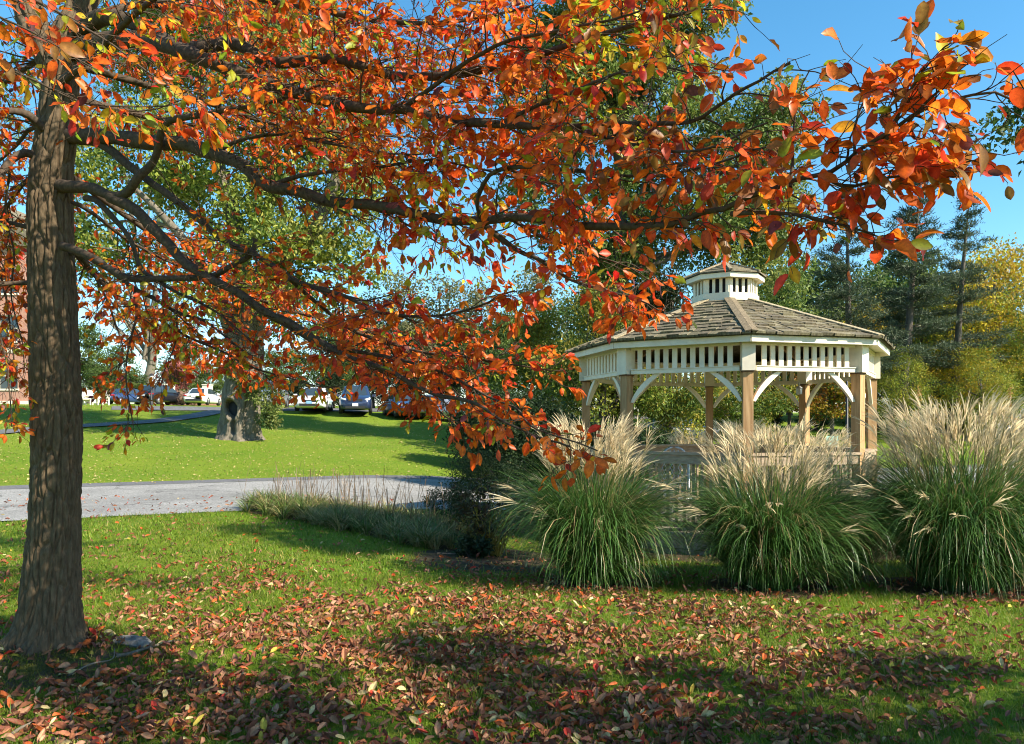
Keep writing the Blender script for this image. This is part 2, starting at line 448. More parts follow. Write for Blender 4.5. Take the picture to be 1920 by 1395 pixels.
GC = np.array([3.72, 13.50]); GTH = -8.0; GR = 2.42           # gazebo centre, turn, post circle
GZ = float(H(GC[0], GC[1]))
CLUMPS = [ # (px of the middle, depth, foliage radius, foliage height, plume height, blades, plumes, label)
    (1110, 8.35, 0.78, 1.36, 1.74, 2700, 140, 'green maiden grass clump with cream plumes by the dark shrub, leftmost of the big clumps'),
    (1440, 8.15, 0.94, 1.30, 1.68, 3200, 110, 'large green maiden grass clump with cream plumes in front of the gazebo front post'),
    (1800, 8.15, 1.10, 1.56, 1.95, 3800, 250, 'largest dark green maiden grass clump with dense cream plumes right of the gazebo'),
]
BACK = [
    (1300, 17.6, 0.62, 1.10, 1.80, 700, 110, 'distant cream plumed grass clump behind the gazebo, leftmost of the back row'),
    (1385, 17.4, 0.70, 1.20, 2.02, 700, 150, 'distant cream plumed grass clump seen through the gazebo left of its front post'),
    (1455, 17.2, 0.70, 1.20, 1.95, 700, 150, 'distant cream plumed grass clump seen through the gazebo right of its front post'),
    (1560, 17.0, 0.62, 1.15, 1.82, 700, 110, 'distant cream plumed grass clump behind the gazebo right front post, last of the back row'),
    (1572, 8.9, 0.66, 1.20, 1.48, 1500, 60, 'smaller tangled maiden grass clump leaning beside the gazebo right railing'),
    (1965, 8.9, 0.85, 1.30, 1.62, 1900, 90, 'maiden grass clump half out of the frame at the far right edge'),
]
BED = [(-4.55, 14.35, 0.4), (-4.15, 14.1, 0.7), (-3.5, 13.7, 0.8), (-2.85, 13.2, 0.85), (-2.2, 12.8, 0.9), (-1.6, 12.3, 0.9), (-1.1, 11.7, 0.8)]
def soil(x, y):
    """1 where the ground is bare bed or moss, 0 where it is lawn"""
    m = np.zeros(np.broadcast(np.asarray(x), np.asarray(y)).shape)
    for px, d, r, *_ in CLUMPS + BACK:
        cx = (px - CX) / F_PX * d
        m = np.maximum(m, 1 - sstep(0.55, 1.15, np.hypot(x - cx, y - d) / (r * 0.95)))
    for bx, by, r in BED: m = np.maximum(m, 1 - sstep(0.6, 1.1, np.hypot(x - bx, y - by) / r))
    m = np.maximum(m, 1 - sstep(1.0, 1.35, np.hypot(x - GC[0], y - GC[1]) / 2.7))
    m = np.maximum(m, 0.95 * (1 - sstep(0.6, 1.2, np.hypot((x + 0.25) / 1.25, (y - 10.2) / 1.5))))
    m = np.maximum(m, 0.62 * (1 - sstep(0.5, 1.2, np.hypot((x + 3.1) / 0.85, (y - 5.0) / 0.75))))
    return m

def axis(lo, f0, f1, hi, st):
    a = list(np.arange(f0, f1 + 1e-6, st)); s = st; v = f1
    while v < hi: s *= 1.12; v += s; a.append(v)
    s = st; v = f0; b = []
    while v > lo: s *= 1.12; v -= s; b.append(v)
    return np.array(b[::-1] + a)
gx = axis(-420, -14, 12, 420, 0.2); gy = axis(-80, 2.5, 31, 700, 0.2)
X, Y = np.meshgrid(gx, gy)
Z = H(X, Y)
S = s_of(X, Y)
Z = Z - 0.03 * ((S > -7.9) & (S < -0.15) & (X < 60))
nx, ny = len(gx), len(gy)
I = np.arange(nx * ny).reshape(ny, nx)
Fq = np.stack([I[:-1, :-1], I[:-1, 1:], I[1:, 1:], I[1:, :-1]], -1).reshape(-1, 4)
so = soil(X, Y); so = so + 0.35 * sstep(-0.9, -0.1, S) * (1 - sstep(-0.1, 0.8, S))
structure(link_mesh('lawn_ground', np.stack([X, Y, Z], -1).reshape(-1, 3), Fq, M['ground'], np.repeat(so.reshape(-1, 1), 3, 1), smooth=True))

def drape(name, rows, mat, dz):
    """rows: (n, m, 2) plan points -> a sheet lying on the ground"""
    rows = np.asarray(rows, float); n, m, _ = rows.shape
    V = np.concatenate([rows, (H(rows[..., 0], rows[..., 1]) + dz)[..., None]], -1)
    J = np.arange(n * m).reshape(n, m)
    return structure(link_mesh(name, V.reshape(-1, 3), np.stack([J[:-1, :-1], J[1:, :-1], J[1:, 1:], J[:-1, 1:]], -1).reshape(-1, 4), mat, smooth=True))
O0 = np.array([-12.6, 19.2])
ts = np.arange(-30, 76, 0.4)
wob = (fbm(ts * 0.8, ts * 0 + 3, 5) - 0.5) * 0.35
drape('road', [[O0 + RD * t + RN * s for s in np.linspace(-7.95 + wob[i], -0.95, 18)] for i, t in enumerate(ts)], M['road'], 0.006)
drape('road_shoulder', [[O0 + RD * t + RN * s for s in np.linspace(-0.955, -0.12 + wob[i] * 0.6, 5)] for i, t in enumerate(ts)], M['asphalt'], 0.012)
pth = catmull([ground_at(px, py) for px, py in ((-60, 817), (0, 812), (100, 803), (200, 797), (290, 791), (345, 784), (385, 777), (425, 770))], 60)
tt = nrm(np.gradient(pth[:, :2], axis=0)); pn = np.stack([-tt[:, 1], tt[:, 0]], -1)
drape('footpath', [[p[:2] + q * s for s in np.linspace(-0.62, 0.62, 5)] for p, q in zip(pth, pn)], M['asphalt'], 0.05)
drape('parking_lot', [[O0 + RD * t + RN * s for s in np.linspace(24.6, 34, 12)] for t in np.arange(2, 40, 0.7)], M['asphalt'], 0.03)

# ------------------------------------------------------------------ gazebo
def build_gazebo():
    root = thing('gazebo', 'white octagonal gazebo with brown posts, shingled roof and small cupola', 'gazebo', (GC[0], GC[1], GZ))
    off = np.array([GC[0], GC[1], 0.0])
    def ang(k): return R(GTH + 45 * k)
    def pt(r, a, z): return off + np.array([r * math.sin(a), -r * math.cos(a), z])
    def B(mb, name, mat, parent=root, smooth=False):
        o = mb.build(name, mat, parent if parent.parent is None else parent, smooth, off=(GC[0], GC[1], GZ)); return o
    ZB, ZT, ZE0, ZE1, RE = 2.35, 2.785, 2.742, 2.845, 2.70
    up = np.array([0, 0, 1.0])
    # deck and skirt
    m = MB(); n8 = 8
    ring = [pt(2.50, ang(k), 0) for k in range(8)]
    m.prism([(p[0], p[1]) for p in ring], (0, 0, -0.075), (1, 0, 0), (0, 1, 0), (0, 0, 0.025), (0.9, 0.9, 0.9))
    deck = B(m, 'deck', M['deck'])
    m = MB()
    for k in range(8):
        a, b = pt(2.47, ang(k), -0.29), pt(2.47, ang(k + 1), -0.29); t = nrm(b - a); nn = np.cross(t, up)
        L = np.linalg.norm(b - a)
        m.box((a + b) / 2 + up * 0.10, t * (L / 2 - 0.012), nn * 0.018, up * 0.085, np.array([0.8, 0.82, 0.76]) * random.uniform(0.85, 1.05))
        m.box((a + b) / 2 - up * 0.085, t * (L / 2 - 0.012), nn * 0.018, up * 0.09, np.array([0.75, 0.78, 0.7]) * random.uniform(0.85, 1.05))
    B(m, 'skirt', M['deck'])
    for k in range(8):
        a = ang(k); d = nrm(pt(1, a, 0) - pt(0, a, 0)); t = np.array([math.cos(a), math.sin(a), 0]); c = pt(GR, a, 0)
        m = MB(); h = random.uniform(0.9, 1.12)
        m.box(c + up * ((ZB - 0.022 - 0.42) / 2), d * 0.07, t * 0.07, up * ((ZB - 0.022 + 0.42) / 2), (h, h * 0.98, h * 0.95))
        po = B(m, 'post', M['post'])
        m = MB(); m.box(c + up * (ZB - 0.012), d * 0.083, t * 0.083, up * 0.009, (0.35, 0.3, 0.3))
        B(m, 'post_cap', M['post'], po)
        m = MB(); m.box(c + d * 0.012 + up * ((ZB + ZT) / 2), d * 0.105, t * 0.092, up * ((ZT - ZB) / 2)); B(m, 'corner_block', M['white'])
    for k in range(8):
        pa, pb = pt(GR, ang(k), 0), pt(GR, ang(k + 1), 0); t = nrm(pb - pa); nn = np.cross(t, up); L = np.linalg.norm(pb - pa); mid = (pa + pb) / 2
        # frieze of white slats between two rails
        m = MB(); o = mid + nn * 0.045; hw = L / 2 - 0.099
        m.box(o + up * (ZT - 0.035), t * hw, nn * 0.022, up * 0.032)
        m.box(o + up * (ZB + 0.030), t * hw, nn * 0.030, up * 0.030)
        m.box(o + up * (ZB + 0.067) + nn * 0.008, t * hw, nn * 0.034, up * 0.006)
        ns = 12; st = 2 * hw / ns
        for i in range(ns - 1): m.box(o + t * (-hw + st * (i + 1)) + up * ((ZB + ZT) / 2 + 0.002), t * 0.037, nn * 0.013, up * ((ZT - ZB) / 2 - 0.066))
        B(m, 'frieze_panel', M['white'])
        # two curved braces
        for sgn, base in ((1, pa), (-1, pb)):
            s0 = base + t * sgn * 0.072
            A_, B_ = [], []
            for q in range(9):
                u = q / 8; ph = u * math.pi / 2
                cx_ = 0.55 * u + 0.45 * (1 - math.cos(ph)); cz_ = 0.55 * u + 0.45 * math.sin(ph)
                A_.append(s0 + t * sgn * (0.40 * cx_) + up * (ZB - 0.43 + 0.43 * cz_)); B_.append(s0 + t * sgn * (0.042 * (1 - u) + 0.40 * cx_ + 0.088 * u) + up * (ZB - 0.442 + 0.442 * cz_ - 0.045 * math.sin(math.pi * u) * 0.9))
            m = MB(); m.strip(A_, B_, nn * 0.026); B(m, 'brace', M['white'])
        # fascia board and soffit
        ea, eb = pt(RE, ang(k), 0), pt(RE, ang(k + 1), 0); Le = np.linalg.norm(eb - ea); em = (ea + eb) / 2
        m = MB(); m.box(em + up * ((ZE0 + ZE1) / 2), t * (Le / 2 - 0.004), nn * 0.016, up * ((ZE1 - ZE0) / 2)); B(m, 'fascia', M['white'])
        m = MB(); ia, ib = pt(2.2, ang(k), ZT + 0.012), pt(2.2, ang(k + 1), ZT + 0.012); oa, ob = pt(RE - 0.02, ang(k), ZT + 0.012), pt(RE - 0.02, ang(k + 1), ZT + 0.012)
        m.add([ia, ib, ob, oa, ia + up * .01, ib + up * .01, ob + up * .01, oa + up * .01], [[3, 2, 1, 0], [4, 5, 6, 7]]); B(m, 'soffit', M['white'])
        # railing
        m = MB(); hwr = L / 2 - 0.075; tone = random.uniform(0.88, 1.1); cc = np.array([tone, tone * .98, tone * .95])
        m.box(mid + up * 1.145, t * (L / 2 - 0.004), nn * 0.095, up * 0.019, cc)
        m.box(mid + nn * 0.055 + up * 1.055, t * (L / 2 + 0.01), nn * 0.019, up * 0.068, cc * 0.95)
        m.box(mid + nn * 0.0 + up * 0.075, t * hwr, nn * 0.019, up * 0.04, cc * 0.9)
        nb = 13; stb = 2 * hwr / nb
        for i in range(nb): m.box(mid + t * (-hwr + stb * (i + 0.5)) + up * 0.555, t * 0.019, nn * 0.019, up * 0.438, cc * random.uniform(0.7, 0.95))
        B(m, 'railing', M['rail'])
    # roof: eight shingled faces with hip boards
    RI, ZI = 0.50, 3.675
    roof_z0 = ZE1 + 0.015
    for k in range(8):
        a0, a1 = ang(k), ang(k + 1)
        e0, e1 = pt(RE + 0.05, a0, roof_z0), pt(RE + 0.05, a1, roof_z0); i0, i1 = pt(RI, a0, ZI), pt(RI, a1, ZI)
        t = nrm(e1 - e0); slope = nrm((i0 + i1) / 2 - (e0 + e1) / 2); nm = nrm(np.cross(t, slope)); 
        if nm[2] < 0: nm = -nm
        m = MB()
        V = [e0, e1, i1, i0]; m.add(V + [v - nm * 0.03 for v in V], [[0, 1, 2, 3], [7, 6, 5, 4], [0, 4, 5, 1]], (0.6, 0.6, 0.6))
        SL = np.linalg.norm((i0 + i1) / 2 - (e0 + e1) / 2); rows = 12; W0 = np.linalg.norm(e1 - e0); W1 = np.linalg.norm(i1 - i0); mid = (e0 + e1) / 2
        for r in range(rows):
            f0 = r / rows; f1 = min(1.0, (r + 1.35) / rows); w = W0 + (W1 - W0) * f0
            x = -w / 2 - random.uniform(0, 0.06)
            while x < w / 2:
                ww = random.uniform(0.09, 0.21); xe = min(x + ww - 0.006, w / 2)
                if xe - x > 0.02:
                    wt = (W0 + (W1 - W0) * f1) / 2
                    xa, xb = np.clip(x, -w / 2, w / 2), xe
                    xc, xd = np.clip(x, -wt, wt), np.clip(xe, -wt, wt)
                    y0 = SL * f0 - random.uniform(-0.012, 0.03) - (0.03 if r == 0 else 0); y1 = SL * f1; h = random.uniform(0.026, 0.05)
                    g = random.uniform(0.62, 1.25); tint = np.array([g, g * random.uniform(0.96, 1.05), g * random.uniform(0.86, 1.0)])
                    lo = [mid + t * q + slope * y0 for q in (xa, xb)]; hi = [mid + t * q + slope * y1 for q in (xc, xd)]
                    V = [lo[0], lo[1], hi[1] + nm * 0.004, hi[0] + nm * 0.004, lo[0] + nm * h, lo[1] + nm * h * random.uniform(0.8, 1.2), hi[1] + nm * 0.012, hi[0] + nm * 0.012]
                    m.add(V, [[4, 5, 6, 7], [0, 1, 5, 4], [1, 2, 6, 5], [3, 0, 4, 7]], tint)
                x += ww
        B(m, 'roof_face', M['shake'])
        m = MB(); d = nrm(i0 - e0); side = nrm(np.cross(d, up)); un = np.cross(side, d)
        for sg, a in ((1, a0), (-1, a0)):
            wv = nrm(side * sg - un * 0.16)
            m.box((e0 + i0) / 2 + wv * 0.045 + un * 0.043, d * (np.linalg.norm(i0 - e0) / 2 + 0.02), wv * 0.045, np.cross(d, wv) * 0.009, (1.15, 1.05, 0.95) if k == 0 else (2.0, 1.95, 1.8))
        B(m, 'hip_board', M['shake'])
    # cupola
    cup = MB()
    def octring(mb, r0, r1, z0, z1, col=(1, 1, 1), th=0.02):
        for k in range(8):
            a, b = pt(r0, ang(k), z0), pt(r0, ang(k + 1), z0); c, d = pt(r1, ang(k), z1), pt(r1, ang(k + 1), z1)
            nn = nrm(np.cross(b - a, up)); V = [a, b, d, c]; mb.add(V + [v - nn * th for v in V], [[0, 1, 2, 3], [7, 6, 5, 4], [3, 2, 6, 7], [0, 4, 5, 1]], col)
    octring(cup, 0.575, 0.575, 3.60, 3.795)
    cu = B(cup, 'cupola', M['white'])
    m = MB()
    for k in range(8):
        a = pt(0.525, ang(k), 0); b = pt(0.525, ang(k + 1), 0); t = nrm(b - a); nn = np.cross(t, up); L = np.linalg.norm(b - a)
        for q, w in ((0.05, 0.040), (0.35, 0.024), (0.65, 0.024), (0.95, 0.040)):
            m.box(a + t * L * q + up * 3.915, t * w, nn * 0.012, up * 0.125)
    B(m, 'louvre', M['white'], cu)
    m = MB(); octring(m, 0.44, 0.44, 3.68, 4.06); B(m, 'dark_interior_screen', M['dark'], cu)  # near-black ring behind the slats, stands in for the shaded cupola interior
    m = MB(); octring(m, 0.665, 0.665, 4.035, 4.115, th=0.025)
    ra, rb = 0.64, 0.46
    for k in range(8): m.add([pt(rb, ang(k), 4.045), pt(rb, ang(k + 1), 4.045), pt(ra, ang(k + 1), 4.045), pt(ra, ang(k), 4.045)], [[3, 2, 1, 0]])
    B(m, 'eave_trim', M['white'], cu)
    m = MB()
    for k in range(8):
        for r in range(5):
            f0, f1 = r / 5, (r + 1) / 5; ra, rb = 0.70 * (1 - f0) + 0.05 * f0, 0.70 * (1 - f1) + 0.05 * f1; za, zb = 4.125 + 0.235 * f0 ** 0.85, 4.125 + 0.235 * f1 ** 0.85
            g = random.uniform(0.7, 1.15)
            V = [pt(ra, ang(k), za + .018), pt(ra, ang(k + 1), za + .018), pt(rb, ang(k + 1), zb + .004), pt(rb, ang(k), zb + .004), pt(ra, ang(k), za - .004), pt(ra, ang(k + 1), za - .004)]
            m.add(V, [[0, 1, 2, 3], [4, 5, 1, 0]], (g, g, g * .92))
        e0, i0 = pt(0.71, ang(k), 4.15), pt(0.10, ang(k), 4.375); d = nrm(i0 - e0); sd = nrm(np.cross(d, up))
        m.box((e0 + i0) / 2 , d * np.linalg.norm(i0 - e0) / 2, sd * 0.028, np.cross(sd, d) * 0.012, (1.6, 1.55, 1.5))
    m.lathe([(0.0, 4.405), (0.09, 4.40), (0.14, 4.375), (0.13, 4.34)], off, 12, (1.5, 1.45, 1.4))
    B(m, 'cupola_roof', M['shake'], cu)
    # rafters under the roof
    for k in range(8):
        m = MB(); a, b = pt(2.35, ang(k), 2.80), pt(0.30, ang(k), 3.60); d = nrm(b - a); sd = np.cross(d, up); sd = nrm(sd)
        m.box((a + b) / 2, d * np.linalg.norm(b - a) / 2, sd * 0.03, np.cross(sd, d) * 0.06, (0.8, 0.8, 0.8)); B(m, 'rafter', M['post'])
    # lantern on the post behind on the right
    m = MB(); c = pt(GR - 0.17, ang(3), 2.16)
    m.lathe([(0.0, 0.16), (0.03, 0.15), (0.075, 0.11), (0.07, 0.10)], c, 8); m.lathe([(0.055, 0.0), (0.06, 0.10)], c, 8); m.lathe([(0, -0.02), (0.06, -0.01), (0.065, 0.0)], c, 8)
    m.box(c + np.array([0.0, 0, 0.19]), (0.012, 0, 0), (0, 0.012, 0), (0, 0, 0.04))
    B(m, 'lantern', M['metal'])
    return root
build_gazebo()

def build_garden_chair(x, y, z, rz):
    root = thing('garden_chair', 'grey wrought metal chair with curved lattice back inside the gazebo', 'chair', (x, y, z), rz)
    m = MB(); w = 0.25
    arc = [(-w, 0, 0.40), (-w, -0.02, 0.95)] + [(-w * math.cos(q), -0.03, 0.97 + 0.28 * math.sin(q)) for q in np.linspace(0.1, math.pi - 0.1, 13)] + [(w, -0.02, 0.95), (w, 0, 0.40)]
    m.tube(arc, 0.022, 8); m.build('back_frame', M['metal'], root, True)
    m = MB()
    for i in range(-7, 8):
        x0 = i * 0.07
        for s in (1, -1):
            pts = [(x0 + s * q * 0.5, -0.02, 0.48 + q) for q in np.linspace(0, 0.72, 16)]
            pts = [p for p in pts if abs(p[0]) < w - 0.01 and (p[2] < 0.97 or (p[0] / w) ** 2 + ((p[2] - 0.97) / 0.27) ** 2 < 0.95)]
            if len(pts) > 2: m.tube(pts, 0.006, 4)
    m.build('back_lattice', M['metal'], root)
    m = MB(); m.lathe([(0.0, 0.44), (0.24, 0.44), (0.26, 0.425), (0.24, 0.41), (0.0, 0.41)], (0, 0.22, 0), 20); m.build('seat', M['metal'], root, True)
    for sx in (-1, 1):
        for sy in (0, 1):
            m = MB(); m.tube([(sx * 0.2, 0.05 + 0.36 * sy, 0.42), (sx * 0.21, 0.04 + 0.38 * sy, 0.2), (sx * 0.25, 0.0 + 0.46 * sy, 0.0)], 0.012, 6); m.build('leg', M['metal'], root, True)
build_garden_chair((1265 - CX) / F_PX * 12.9, 12.9, -0.05, R(190))

# ------------------------------------------------------------------ leaves
def leaf_mesh(Pb, D, N, L, W, col, fine=True, curl=None, fold=0.18):
    """many leaves as one vertex/face set. Pb base points, D towards the tip, N facing"""
    n = len(Pb); D = nrm(D); Sd = nrm(np.cross(D, N)); Nn = np.cross(Sd, D)
    L = np.asarray(L)[:, None]; W = np.asarray(W)[:, None]
    if curl is None: curl = rng.uniform(-0.1, 0.35, n)
    curl = np.asarray(curl)[:, None]
    def p(t, s, dn): return Pb + D * L * t + Sd * W * 0.5 * s - Nn * L * (curl * t * t) + Nn * W * dn
    if fine:
        rows = [p(-0.14, 0.03, 0), p(0, 0.0, 0)]
        V = [p(-0.16, 0.05, 0.02), p(-0.16, -0.05, 0.02), p(0.02, 0, 0)]
        for t, w in ((0.10, 0.46), (0.29, 0.86), (0.53, 1.0), (0.75, 0.80), (0.91, 0.40)):
            wv = rng.uniform(-0.10, 0.10, (n, 1))
            V += [p(t, -w, fold * w + wv), p(t, 0, 0), p(t, w, fold * w - wv)]
        V.append(p(1.03, 0, 0))
        K = len(V); V = np.stack(V, 1); b = (np.arange(n) * K)[:, None]
        T = [[0, 1, 2], [2, 3, 4], [2, 4, 5], [15, 18, 16], [16, 18, 17]]
        Q = [[r, r + 3, r + 4, r + 1] for r in (3, 6, 9, 12)] + [[r + 1, r + 4, r + 5, r + 2] for r in (3, 6, 9, 12)]
        T = (b[:, :, None] + np.array(T)[None]).reshape(-1, 3); Q = (b[:, :, None] + np.array(Q)[None]).reshape(-1, 4)
        tone = np.ones((n, K, 3)); tone[:, [4, 7, 10, 13, 16]] = (1.12, 1.35, 1.25); tone[:, :3] = (0.9, 1.2, 1.1)
        edge = rng.uniform(0.7, 1.05, (n, 1, 1)); tone[:, [3, 5, 6, 8, 9, 11, 12, 14, 15, 17]] *= edge * rng.uniform(0.85, 1.15, (n, 10, 1)); tone[:, 18] *= 0.6
        return V.reshape(-1, 3), [T, Q], (np.asarray(col)[:, None] * tone).reshape(-1, 3)
    V = np.stack([p(0, 0, 0), p(0.42, -1, 0.12), p(1, 0, -0.05), p(0.42, 1, 0.12)], 1); b = (np.arange(n) * 4)[:, None]
    return V.reshape(-1, 3), [(b + np.array([[0, 1, 2, 3]])).reshape(-1, 4)], np.repeat(col, 4, 0)

def noise3(p, s):
    return (vnoise(p[:, 0] + p[:, 2] * 0.7, p[:, 1] - p[:, 2] * 0.5, s) + vnoise(p[:, 2] + 5, p[:, 0] - p[:, 1] * 0.6, s + 3)) / 2

# ------------------------------------------------------------------ the autumn tree in front
TD = 5.3
TREE = on_ground(-3.19, 5.3, -0.06)
def bark_trunk(ctr, rad, n, cell=(25, 25, 3.4), amp=0.022, flare=None, hole=None):
    """ctr (K,3), rad (K): a trunk skin with ridged bark"""
    K = len(ctr); th = np.arange(n) / n * 2 * math.pi
    T = nrm(np.gradient(ctr, axis=0)); A = nrm(np.cross(np.array([0, 1.0, 0]), T)); B = np.cross(T, A)
    V = np.zeros((K, n, 3)); arc = np.concatenate([[0], np.cumsum(np.linalg.norm(np.diff(ctr, axis=0), axis=1))])
    for i in range(K):
        for j in range(n):
            c, s = math.cos(th[j]), math.sin(th[j]); r = rad[i]
            w = 0.25 * noise.noise((c * 2, s * 2, arc[i] * 1.5))
            dd = noise.voronoi(((c * r + w * 0.1) * cell[0], (s * r) * cell[1], arc[i] * cell[2] + w))[0]
            pl = min(1.0, (dd[1] - dd[0]) * 3.2); pl = pl * (2 - pl)
            f = r + amp * (pl - 0.6) + amp * 0.35 * noise.noise((c * r * 55, s * r * 55, arc[i] * 22))
            f += r * 0.07 * noise.noise((c * 1.3, s * 1.3, arc[i] * 1.1))
            if flare: f += flare(th[j], arc[i], r)
            V[i, j] = ctr[i] + (A[i] * c + B[i] * s) * f
    if hole is not None: V = hole(V)
    J = np.arange(K * n).reshape(K, n); J2 = np.roll(J, -1, axis=1)
    F = np.stack([J[:-1], J2[:-1], J2[1:], J[1:]], -1).reshape(-1, 4)
    return V.reshape(-1, 3), F

def build_autumn_tree():
    root = thing('autumn_tree', 'tree with rough grey brown trunk and spreading branches of orange red leaves, nearest the camera', 'tree', TREE)
    off = TREE
    # trunk
    tp = [(90, 1262, 70), (90, 1225, 68), (94, 1180, 61), (98, 1100, 54), (102, 1000, 49), (104, 900, 46), (105, 780, 46), (102, 650, 44.5), (97, 500, 43), (94, 400, 41), (97, 330, 39), (106, 250, 37), (114, 150, 34), (118, 80, 33)]
    q = catmull([(*P(a, b, TD), (w * 0.90 - 1) / F_PX * TD) for a, b, w in tp], 400)
    def flare(th, a, r):
        return max(0, 0.48 - a) ** 2 * (0.50 + 0.52 * math.cos(5 * th + 1.0) + 0.25 * math.cos(3 * th + 0.3))
    V, F = bark_trunk(q[:, :3], q[:, 3], 210, flare=flare)
    link_mesh('trunk', V - off, F, M['bark'], parent=root, smooth=True)
    for pts in ([(112, 120, 30, 0), (128, 70, 28, 0), (150, 25, 25, 0.05), (168, -60, 22, 0.1), (180, -240, 18, 0.2), (200, -480, 12, 0.3), (190, -800, 5, 0.3)],
                [(108, 130, 28, 0), (90, 90, 27, 0), (62, 40, 25, 0.1), (44, -40, 22, 0.2), (30, -200, 18, 0.3), (-10, -420, 11, 0.4), (-30, -700, 4, 0.5)]):
        q = catmull([(*P(a, b, TD + d), w / F_PX * TD) for a, b, w, d in pts], 150)
        V, F = bark_trunk(q[:, :3], np.maximum(q[:, 3], 0.01), 80)
        link_mesh('upper_stem', V - off, F, M['bark'], parent=root, smooth=True)
    # limbs: photograph pixels with their distance; r0, r1 radii in m; t0 where twigs begin, t1 where leaves begin; side length range; spacing; leaf factor; vertical spread
    L = []
    def limb(pts, r0, r1, t0=0.25, t1=0.35, ln=(0.35, 0.8), sp=0.085, lf=1.0, up=0.25, vis=True): L.append((pts, r0, r1, t0, t1, ln, sp, lf, up, vis))
    limb([(128, 60, 5.3), (160, 48, 5.2), (200, 30, 5.1), (260, 45, 5.0), (345, 90, 4.8), (441, 85, 4.7), (507, 120, 4.6), (602, 115, 4.5), (652, 120, 4.4), (737, 148, 4.3), (853, 145, 4.1), (960, 125, 3.9), (1090, 85, 3.5), (1220, 45, 3.1), (1315, 25, 2.9)], 0.060, 0.006, 0.3, 0.42, (0.3, 0.75), 0.085, 0.9, 0.3)
    limb([(125, 100, 5.3), (160, 88, 5.2), (185, 80, 5.1), (240, 72, 5.0), (311, 85, 4.8), (391, 115, 4.6), (471, 148, 4.5), (551, 173, 4.35), (627, 195, 4.2), (702, 205, 4.1), (752, 205, 4.0), (827, 225, 3.85), (933, 235, 3.65), (1060, 240, 3.3), (1180, 235, 3.05), (1290, 232, 2.85), (1345, 203, 2.75), (1400, 168, 2.65), (1440, 148, 2.6), (1482, 118, 2.55)], 0.068, 0.004, 0.3, 0.45, (0.28, 0.7), 0.08, 0.95, 0.3)
    limb([(110, 252, 5.3), (150, 258, 5.25), (200, 258, 5.15), (281, 268, 5.0), (346, 271, 4.85), (401, 291, 4.75), (451, 311, 4.65), (497, 351, 4.55), (552, 361, 4.45), (607, 379, 4.35), (677, 386, 4.2), (753, 399, 4.05), (828, 414, 3.9), (903, 416, 3.7), (960, 411, 3.55), (1020, 416, 3.4), (1075, 426, 3.25), (1160, 429, 3.05), (1241, 429, 2.85), (1271, 421, 2.78), (1311, 406, 2.7), (1351, 401, 2.62), (1396, 381, 2.54), (1442, 369, 2.47), (1482, 351, 2.4), (1552, 336, 2.3), (1602, 296, 2.22), (1662, 261, 2.16), (1703, 231, 2.12), (1763, 206, 2.08), (1838, 190, 2.05), (1900, 188, 2.03)], 0.060, 0.003, 0.24, 0.50, (0.22, 0.48), 0.070, 0.95, 0.40)
    limb([(1371, 401, 2.6), (1432, 399, 2.5), (1492, 403, 2.4), (1540, 412, 2.34), (1590, 425, 2.3), (1650, 445, 2.25), (1685, 460, 2.22)], 0.009, 0.002, 0.1, 0.2, (0.10, 0.22), 0.055, 0.6, 0.25)
    # deeper limbs behind, their small leaves make the far veil
    limb([(102, 180, 5.33), (130, 180, 5.6), (260, 215, 6.2), (400, 240, 6.8), (540, 235, 7.2), (700, 215, 7.4), (860, 190, 7.2), (980, 180, 7.0)], 0.035, 0.005, 0.15, 0.2, (0.45, 1.0), 0.075, 0.9, 0.34)
    limb([(102, 330, 5.33), (130, 330, 5.6), (230, 400, 6.0), (330, 470, 6.4), (440, 540, 6.6), (560, 585, 6.6), (690, 615, 6.4), (800, 640, 6.2)], 0.030, 0.005, 0.2, 0.25, (0.4, 0.8), 0.08, 0.8, 0.26)
    limb([(120, 60, 5.6), (240, 80, 6.4), (380, 100, 7.0), (560, 120, 7.4), (740, 110, 7.6), (900, 80, 7.4)], 0.035, 0.005, 0.15, 0.2, (0.45, 1.0), 0.08, 0.85, 0.34)
    limb([(102, 100, 5.33), (90, 100, 5.7), (30, 140, 6.2), (-40, 190, 6.6), (-150, 260, 7.0)], 0.03, 0.005, 0.15, 0.2, (0.45, 1.0), 0.08, 0.8, 0.34)
    limb([(102, 475, 5.33), (140, 475, 5.4), (200, 540, 5.7), (280, 600, 5.9), (370, 650, 5.9), (440, 680, 5.8)], 0.016, 0.004, 0.15, 0.2, (0.3, 0.6), 0.075, 0.9, 0.25)
    limb([(102, 385, 5.33), (150, 385, 5.4), (240, 450, 5.9), (340, 500, 6.2), (450, 530, 6.3), (560, 560, 6.2)], 0.018, 0.004, 0.25, 0.3, (0.3, 0.6), 0.085, 0.7, 0.25)
    limb([(102, 330, 5.33), (60, 330, 5.6), (10, 390, 5.9), (-10, 470, 6.0), (10, 560, 6.0), (20, 640, 6.0), (30, 720, 5.9)], 0.02, 0.004, 0.1, 0.1, (0.3, 0.6), 0.075, 0.9, 0.25)
    limb([(102, 240, 5.33), (60, 240, 5.6), (20, 280, 6.0), (-30, 330, 6.3), (-60, 420, 6.4), (0, 480, 6.4)], 0.02, 0.004, 0.1, 0.1, (0.35, 0.7), 0.08, 0.9, 0.3)
    limb([(102, 420, 5.33), (100, 420, 5.6), (160, 500, 6.0), (230, 560, 6.3), (300, 610, 6.4), (380, 650, 6.3), (430, 680, 6.2)], 0.02, 0.004, 0.2, 0.25, (0.25, 0.45), 0.1, 0.55, 0.2)
    limb([(1482, 351, 2.4), (1490, 290, 2.42), (1492, 230, 2.4), (1500, 180, 2.4), (1518, 132, 2.38)], 0.006, 0.002, 0.2, 0.3, (0.06, 0.16), 0.09, 0.30, 0.2)
